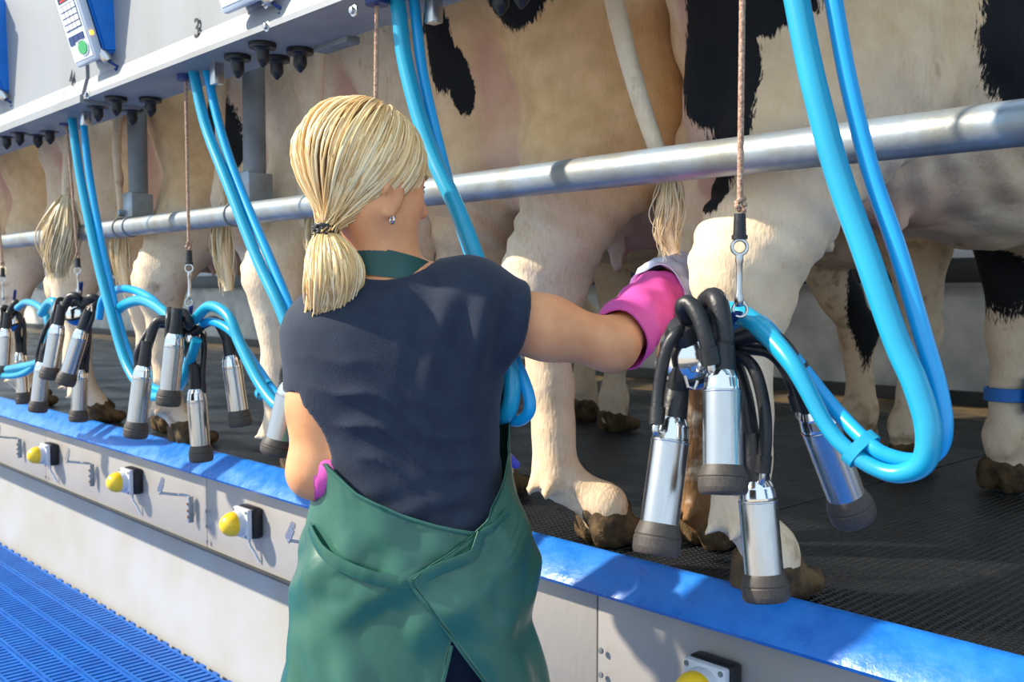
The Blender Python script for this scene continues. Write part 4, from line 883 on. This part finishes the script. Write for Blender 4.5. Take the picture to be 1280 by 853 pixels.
def cloth(name, th0, th1, ztop, zbot, nu, nv, off, m, parent, fold=1.0, thick=.0022):
    u = np.linspace(0, 1, nu)[:, None]; v = np.linspace(0, 1, nv)[None, :]
    # th0, th1 may depend on z, ztop on u
    zt = np.array([ztop(a) for a in u[:, 0]])[:, None]; z = zt+(zbot-zt)*v
    t0 = th0(z); t1 = th1(z); th = t0+(t1-t0)*u
    r, dx, dy, c = shell_r(th, z)
    for _ in range(2):
        r[:, 1:-1] = (r[:, :-2]+2*r[:, 1:-1]+r[:, 2:])/4; r[1:-1] = (r[:-2]+2*r[1:-1]+r[2:])/4
    zz = z-A_(0, 712)[2]; low = np.clip(-zz/.25, 0, 1)
    f = .008*np.sin(th*9+zz*14+1.3)*low+.0035*np.sin(zz*55-th*7)*np.exp(-(zz/.09)**2)+.003*np.sin(zz*34+th*12)*np.exp(-((zz-.06)/.07)**2)+.002*np.sin(th*5+zz*21)+.004*np.sin(zz*30+th*16)*low
    f = f+.006*np.sin(zz*22+th*3.4+.6)*np.exp(-((zz+.10)/.10)**2)
    R_ = r+off+.005+np.maximum(f*fold*1.25, -.005)
    Pm = np.stack([c[0]+dx*R_, c[1]+dy*R_, z*np.ones_like(R_)], -1); Pi = np.stack([c[0]+dx*(R_-thick), c[1]+dy*(R_-thick), z*np.ones_like(R_)], -1)
    n1 = nu*nv; Pts = np.concatenate([Pm.reshape(-1, 3), Pi.reshape(-1, 3)]); ii = np.arange(n1).reshape(nu, nv)
    q = np.stack([ii[:-1, :-1], ii[1:, :-1], ii[1:, 1:], ii[:-1, 1:]], -1).reshape(-1, 4); Q = [q, q[:, ::-1]+n1]
    bd = list(ii[:, 0])+list(ii[-1, 1:])+list(ii[::-1, -1][1:])+list(ii[0, ::-1][1:-1]); bd = np.array(bd); b2 = np.roll(bd, -1)
    Q.append(np.stack([bd, b2, b2+n1, bd+n1], 1)); return link(name, np_mesh(name, Pts, np.concatenate(Q)[:, ::-1]), m, parent)
def px_th(px, py, dep=1.54):      # angle on the shell of a photo point on her back
    p = A_(px, py, dep); c = A_(512, 600); d = p-c; x = d @ rr; z = p[2]
    ths = np.linspace(-1.7, 1.7, 171); r, dx, dy, cc = shell_r(ths, np.full(171, z)); xs = np.sin(ths)*r
    # perspective: compare projected x
    best = None
    dep_ = pd+0-np.cos(ths)*r; sx = 640+FPX*(((cc[0]+dx*r)*_r.x+(cc[1]+dy*r)*_r.y)/((cc[0]+dx*r)*_f0.x+(cc[1]+dy*r)*_f0.y)); i = np.argmin(np.abs(sx-px)); return ths[i], z
def zpx(y, d=1.54): return A_(0, y, d)[2]
PI = math.pi
# left sheet: from the front round her left side to the slit, top edge falling diagonally across the back
tA = [px_th(x, y) for x, y in ((412, 583), (450, 618), (500, 642), (545, 656), (592, 668))]
tA = [(a, b) for a, b in tA]
slit = [(zpx(668), px_th(592, 668)[0]), (zpx(700), px_th(596, 690)[0]), (zpx(722), px_th(560, 722)[0]), (zpx(760), px_th(566, 760)[0]), (zpx(797), px_th(560, 797)[0]), (zpx(853), px_th(547, 853)[0]), (.25, px_th(535, 853)[0]-.1)]
slit.sort()
th_end_L = lambda z: np.interp(z, [s[0] for s in slit], [s[1] for s in slit])
def ztopL(u):
    th = -PI+(px_th(592, 668)[0]+PI)*u
    pts = [(-PI, 1.22), (-2.3, 1.20), (-1.9, 1.05)]+[(a, b) for a, b in tA]; return float(np.interp(th, [p[0] for p in pts], [p[1] for p in pts]))
ap = cloth('apron', lambda z: -PI+0*z, th_end_L, ztopL, .28, 110, 110, .004, M['apron'], per)
# right sheet: from the slit edge round her right side to the front, overlapping the left one
sl2 = [(zpx(648), px_th(594, 664)[0]), (zpx(668), px_th(588, 668)[0]), (zpx(690), px_th(548, 700)[0]), (zpx(716), px_th(512, 716)[0]), (zpx(722), px_th(514, 722)[0]), (zpx(790), px_th(558, 790)[0]), (zpx(853), px_th(600, 853)[0]), (.25, px_th(640, 853)[0]+.2)]
sl2.sort()
th0R = lambda z: np.interp(z, [s[0] for s in sl2], [s[1] for s in sl2])
def ztopR(u):
    a = px_th(592, 664)[0]; th = a+(PI-a)*u; z1 = zpx(664)
    pts = [(a, z1), (px_th(600, 640)[0], zpx(640)), (1.25, zpx(600)), (1.6, zpx(560)), (1.9, zpx(500)), (2.4, 1.20), (PI, 1.22)]; return float(np.interp(th, [p[0] for p in pts], [p[1] for p in pts]))
cloth('apron_panel', th0R, lambda z: PI+0*z, ztopR, .28, 90, 110, .011, M['apron'], ap)
# waist tie and hems: flat bands following the shell
def band_on(ps, w, name, off=.012, m='apron', par=None, t=.0025):
    c = []; 
    for x, y in ps: th, z = px_th(x, y); c.append((th, z))
    th = np.interp(np.linspace(0, len(c)-1, 30), range(len(c)), [a[0] for a in c]); z = np.interp(np.linspace(0, len(c)-1, 30), range(len(c)), [a[1] for a in c])
    r, dx, dy, cc = shell_r(th, z); r = np.convolve(np.pad(r, 2, 'edge'), np.ones(5)/5, 'valid')+off
    cen = [V((cc[0]+dx[i]*r[i], cc[1]+dy[i]*r[i], z[i])) for i in range(30)]; out = [V((dx[i], dy[i], 0)) for i in range(30)]
    bm = bmesh.new(); rows = []
    for i in range(30):
        tg = (cen[min(i+1, 29)]-cen[max(i-1, 0)]).normalized(); up = out[i].cross(tg).normalized()
        if up.z < 0: up = -up
        rows.append([bm.verts.new(cen[i]+up*a*w+out[i]*b) for a, b in ((-.5, 0), (.5, 0), (.5, t), (.3, t*1.6), (-.3, t*1.6), (-.5, t))])
    for a, b in zip(rows, rows[1:]):
        for j in range(6): bm.faces.new((a[j], a[(j+1) % 6], b[(j+1) % 6], b[j]))
    bm.faces.new(rows[0]); bm.faces.new(rows[-1][::-1]); return link(name, bm_mesh(bm, name, 60), M[m], par or ap)
band_on([(396, 668), (410, 690), (440, 706), (475, 717), (511, 722)], .021, 'waist_tie', .014, t=.0016)
band_on([(511, 722), (530, 711), (552, 701), (585, 690), (592, 665)], .019, 'waist_tie', .017, t=.0016)
band_on([(592, 668), (606, 660), (622, 648)], .015, 'waist_tie', .017, t=.0016)
band_on([(412, 584), (450, 618), (500, 642), (545, 656), (591, 667)], .006, 'hem', .011, t=.001)
band_on([(511, 722), (535, 755), (560, 792), (580, 822), (600, 852)], .006, 'hem', .016, t=.001)
band_on([(560, 800), (553, 825), (547, 852)], .006, 'hem', .011, t=.001)
# neck strap of the apron
nb = []; bm = bmesh.new(); rows = []
nc = V(A_(489, 335, pd+.012))
for k in range(33):
    a = -2.3+4.6*k/32; o = (_r*math.sin(a)-_f0*math.cos(a)); rad = .068+.012*abs(math.sin(a))
    drop = -.012*(1-math.cos(a))+.010*math.sin(a)*-1; c = nc+o*rad+V((0, 0, drop+.006)); hh = .0225*(1-.25*abs(a)/2.3)
    rows.append([bm.verts.new(c+V((0, 0, hh))-o*.010), bm.verts.new(c+V((0, 0, -hh))+o*.006), bm.verts.new(c+V((0, 0, -hh))+o*.008), bm.verts.new(c+V((0, 0, hh))-o*.0075)])
for a, b in zip(rows, rows[1:]):
    for j in range(4): bm.faces.new((a[j], a[(j+1) % 4], b[(j+1) % 4], b[j]))
bm.faces.new(rows[0]); bm.faces.new(rows[-1][::-1]); link('neck_strap', bm_mesh(bm, 'ns', 60), M['apron_d'], ap)
# sleeves and gloves
def sleeve(name, pts, rads, m, par, th=.003, seg=30, wr=.0025):
    s = spline([V(p) for p in pts], 8); rd = lerp_list(rads, len(s)); T, N = frames(s); bm = bmesh.new(); O_, I_ = [], []
    for i, (p, t, n, r) in enumerate(zip(s, T, N, rd)):
        b = t.cross(n); w = [1+wr/r*math.sin(3*a+i*.7)+wr/r*.6*math.sin(5*a-i*1.1) for a in [2*math.pi*k/seg for k in range(seg)]]
        O_.append([bm.verts.new(p+(n*math.cos(2*math.pi*k/seg)+b*math.sin(2*math.pi*k/seg))*r*w[k]) for k in range(seg)])
        I_.append([bm.verts.new(p+(n*math.cos(2*math.pi*k/seg)+b*math.sin(2*math.pi*k/seg))*(r*w[k]-th)) for k in range(seg)])
    def q(a, b, fl=False):
        for k in range(seg): f = (a[k], a[(k+1) % seg], b[(k+1) % seg], b[k]); bm.faces.new(f)
    for a, b in zip(O_, O_[1:]): q(a, b)
    for a, b in zip(I_, I_[1:]): q(a, b)
    q(O_[0], I_[0]); q(O_[-1], I_[-1]); return link(name, bm_mesh(bm, name, 60), M[m], par)
SV = lambda t, dz=0: elR+(wrR-elR)*t+uu*dz
sleeve('protective_sleeve', [SV(.10, -.002), SV(.35, -.003), SV(.60, -.002), SV(.82)], [.057, .057, .053, .047], 'pink', per)
fl = elL+(wrL-elL)*.10
sleeve('protective_sleeve', [elL+rr*.002, elL+rr*.045+ff*.01, elL*.65+wrL*.35+ff*.01, wrL], [.047, .050, .050, .040], 'pink', per)
def glove(hnd, m):
    me, _ = sdf_mesh('glove', hnd, (), h=.0034, infl=.001); return link('glove', me, M[m], per)
glove(handR, 'lav'); glove(handL, 'glove')
sleeve('glove_cuff', [SV(.77, .004), SV(.88, .004), SV(1.02), SV(1.02)+dR/np.linalg.norm(dR)*.07], [.056, .053, .047, .038], 'lav', per, .0025, 30, .004)
# hair: cap over the skull plus strands combed to the tie
tie = A_(407, 290, 1.60); TIE = V(tie)
hsubs = [('e', Hh(.110, 0, -.02), (.075, .095, .100), .01, Rm), ('e', Hh(.035, .10, -.060), (.048, .06, .052), .01, Rm), ('e', Hh(.035, -.10, -.060), (.048, .06, .052), .01, Rm), ('e', Hh(.0, 0, -.150), (.12, .12, .065), .01, Rm)]
cap = [('e', Hh(-.020, 0, .028), (.099, .081, .088), .02, Rm), ('c', Hh(-.06, 0, -.03), tie, .032, .006, .03), ('c', Hh(-.03, .040, -.015), tie, .020, .006, .03)]
me, _ = sdf_mesh('hair', cap, hsubs, h=.005); hair = link('hair', me, M['haircap'], per)
rnd = random.Random(9); guides = []
cc = V(Hh(-.020, 0, .026)); Vv = []
def surf(dv, ex=1.0):     # point on the enlarged skull in head frame direction
    a = np.array(dv); a = a/np.linalg.norm(a); f, r, u = a @ hd, a @ hr_, a @ hu; k = 1/math.sqrt((f/.107)**2+(r/.089)**2+(u/.096)**2); return cc+V(a)*k*ex
allg = []
for i in range(1250):
    # roots: along the front hairline, the parting and over the crown
    al = rnd.uniform(-1, 1); kind = rnd.random()
    if kind < .40: root = hd*rnd.uniform(.55, .95)+hr_*al*.95+hu*rnd.uniform(.25, .85)*(1.15-abs(al)*.95)
    elif kind < .75: root = hd*rnd.uniform(-.2, .8)+hr_*rnd.uniform(-.9, 1.)+hu*.9
    else: root = hd*rnd.uniform(-.5, .45)+hr_*(1 if rnd.random() < .7 else -1)+hu*rnd.uniform(-.35, .5)
    root /= np.linalg.norm(root); tdir = tie-np.array(cc); tdir /= np.linalg.norm(tdir); n = 14; g = []
    off = V((rnd.gauss(0, .007), rnd.gauss(0, .007), rnd.gauss(0, .004))); sag = rnd.uniform(-.1, .16); ex = rnd.uniform(.99, 1.045)
    for k in range(n):
        t = k/(n-1); om = math.acos(max(-1, min(1, float(root @ tdir)))); a = (math.sin((1-t)*om)*root+math.sin(t*om)*tdir)/math.sin(om)
        a = a+hu*sag*math.sin(t*PI)*.6; p = surf(a, ex)
        if t > .6: w = ((t-.6)/.4)**1.5; p = p.lerp(TIE+off, w)
        g.append(p)
    allg.append(g)
def strand_set(name, gl, r, m, parent, seg=4, seed=3, wob=.0025, rv=.5):
    rnd = random.Random(seed); Vv, Qf = [], []
    for g in gl:
        T, N = frames(g); b0 = len(Vv); m_ = len(g); r_ = r*rnd.uniform(1-rv, 1+rv); ph = rnd.uniform(0, 6.3)
        for k, (p, t_, n_) in enumerate(zip(g, T, N)):
            b_ = t_.cross(n_); w = math.sin(ph+k*.7)*wob; rr_ = r_*(.35+.65*math.sin(PI*min(.97, max(.08, k/(m_-1)))))
            for j in range(seg): a = 2*math.pi*j/seg; Vv.append(p+n_*w+(n_*math.cos(a)+b_*math.sin(a))*rr_)
        for k in range(m_-1):
            for j in range(seg): Qf.append((b0+k*seg+j, b0+k*seg+(j+1) % seg, b0+(k+1)*seg+(j+1) % seg, b0+(k+1)*seg+j))
    return link(name, np_mesh(name, np.array([tuple(v) for v in Vv]), np.array(Qf)), m, parent)
tag(strand_set('hair_strands', allg, .0021, M['hair'], hair, 5), kind='stuff')
# ponytail bulb
pt = []
for i in range(750):
    th = rnd.uniform(0, 2*PI); w = rnd.uniform(.3, 1)**.6; g = []; endx = rnd.gauss(0, 7); L_ = rnd.uniform(.88, 1.06)
    for k in range(13):
        t = k/12*L_; cpx = 407+t*4+8*math.sin(t*PI); cpy = 288+t*104
        c = V(A_(cpx, cpy, 1.60-.02*math.sin(t*PI)-.01*t)); wd = .0075+.036*math.sin(min(1, t**.8)*PI*.92)*w; 
        if t > .85: wd *= 1
        g.append(c+(_r*math.cos(th)+_f0*math.sin(th)*.75)*wd+_r*(endx/760*t*t)+V((0, 0, 0)))
    pt.append(g)
ponytail = strand_set('ponytail', pt, .0022, M['hair'], hair, 5, 7, .002); ponytail['kind'] = 'stuff'
me, _ = sdf_mesh('ponytail_core', [('c', A_(407, 300, 1.60), A_(414, 340, 1.595), .010, .026, .03), ('c', A_(414, 340, 1.595), A_(415, 365, 1.595), .026, .012, .03)], (), h=.006); link('ponytail_core', me, M['haircap'], hair)
bm = bmesh.new()
for k in range(5): torus_bm(bm, TIE+V((0, 0, -.008+k*.004)), .0165, .0035, V((.1*(k % 2), .15, 1)), 18, 6)
for k in range(26): a = k*2.4; bmesh.ops.create_icosphere(bm, subdivisions=1, radius=.0036, matrix=Matrix.Translation(TIE+V((.019*math.cos(a), .019*math.sin(a), -.008+.0007*k))))
link('hair_tie', bm_mesh(bm, 'ht', 60), M['black'], hair)
fly = []
for i in range(60):
    a = rnd.uniform(0, 2*PI); root = surf(hu*rnd.uniform(.3, 1)+hd*rnd.uniform(-1, 1)+hr_*rnd.uniform(-1, 1), 1.02); d = V((rnd.gauss(0, 1), rnd.gauss(0, 1), rnd.uniform(0, 1.2))).normalized(); tg = (V(tie)-root).normalized()
    fly.append([root+tg*.05*t+d*.022*math.sin(t*PI*.8) for t in np.linspace(0, 1, 8)])
fly.append([V(Hh(.005, .079, .005)), V(Hh(.0, .084, -.03)), V(Hh(.006, .082, -.06)), V(Hh(.03, .074, -.080)), V(Hh(.06, .056, -.078))])
strand_set('loose_hairs', fly, .0005, M['hair'], hair, 3, 11, 0)['kind'] = 'stuff'
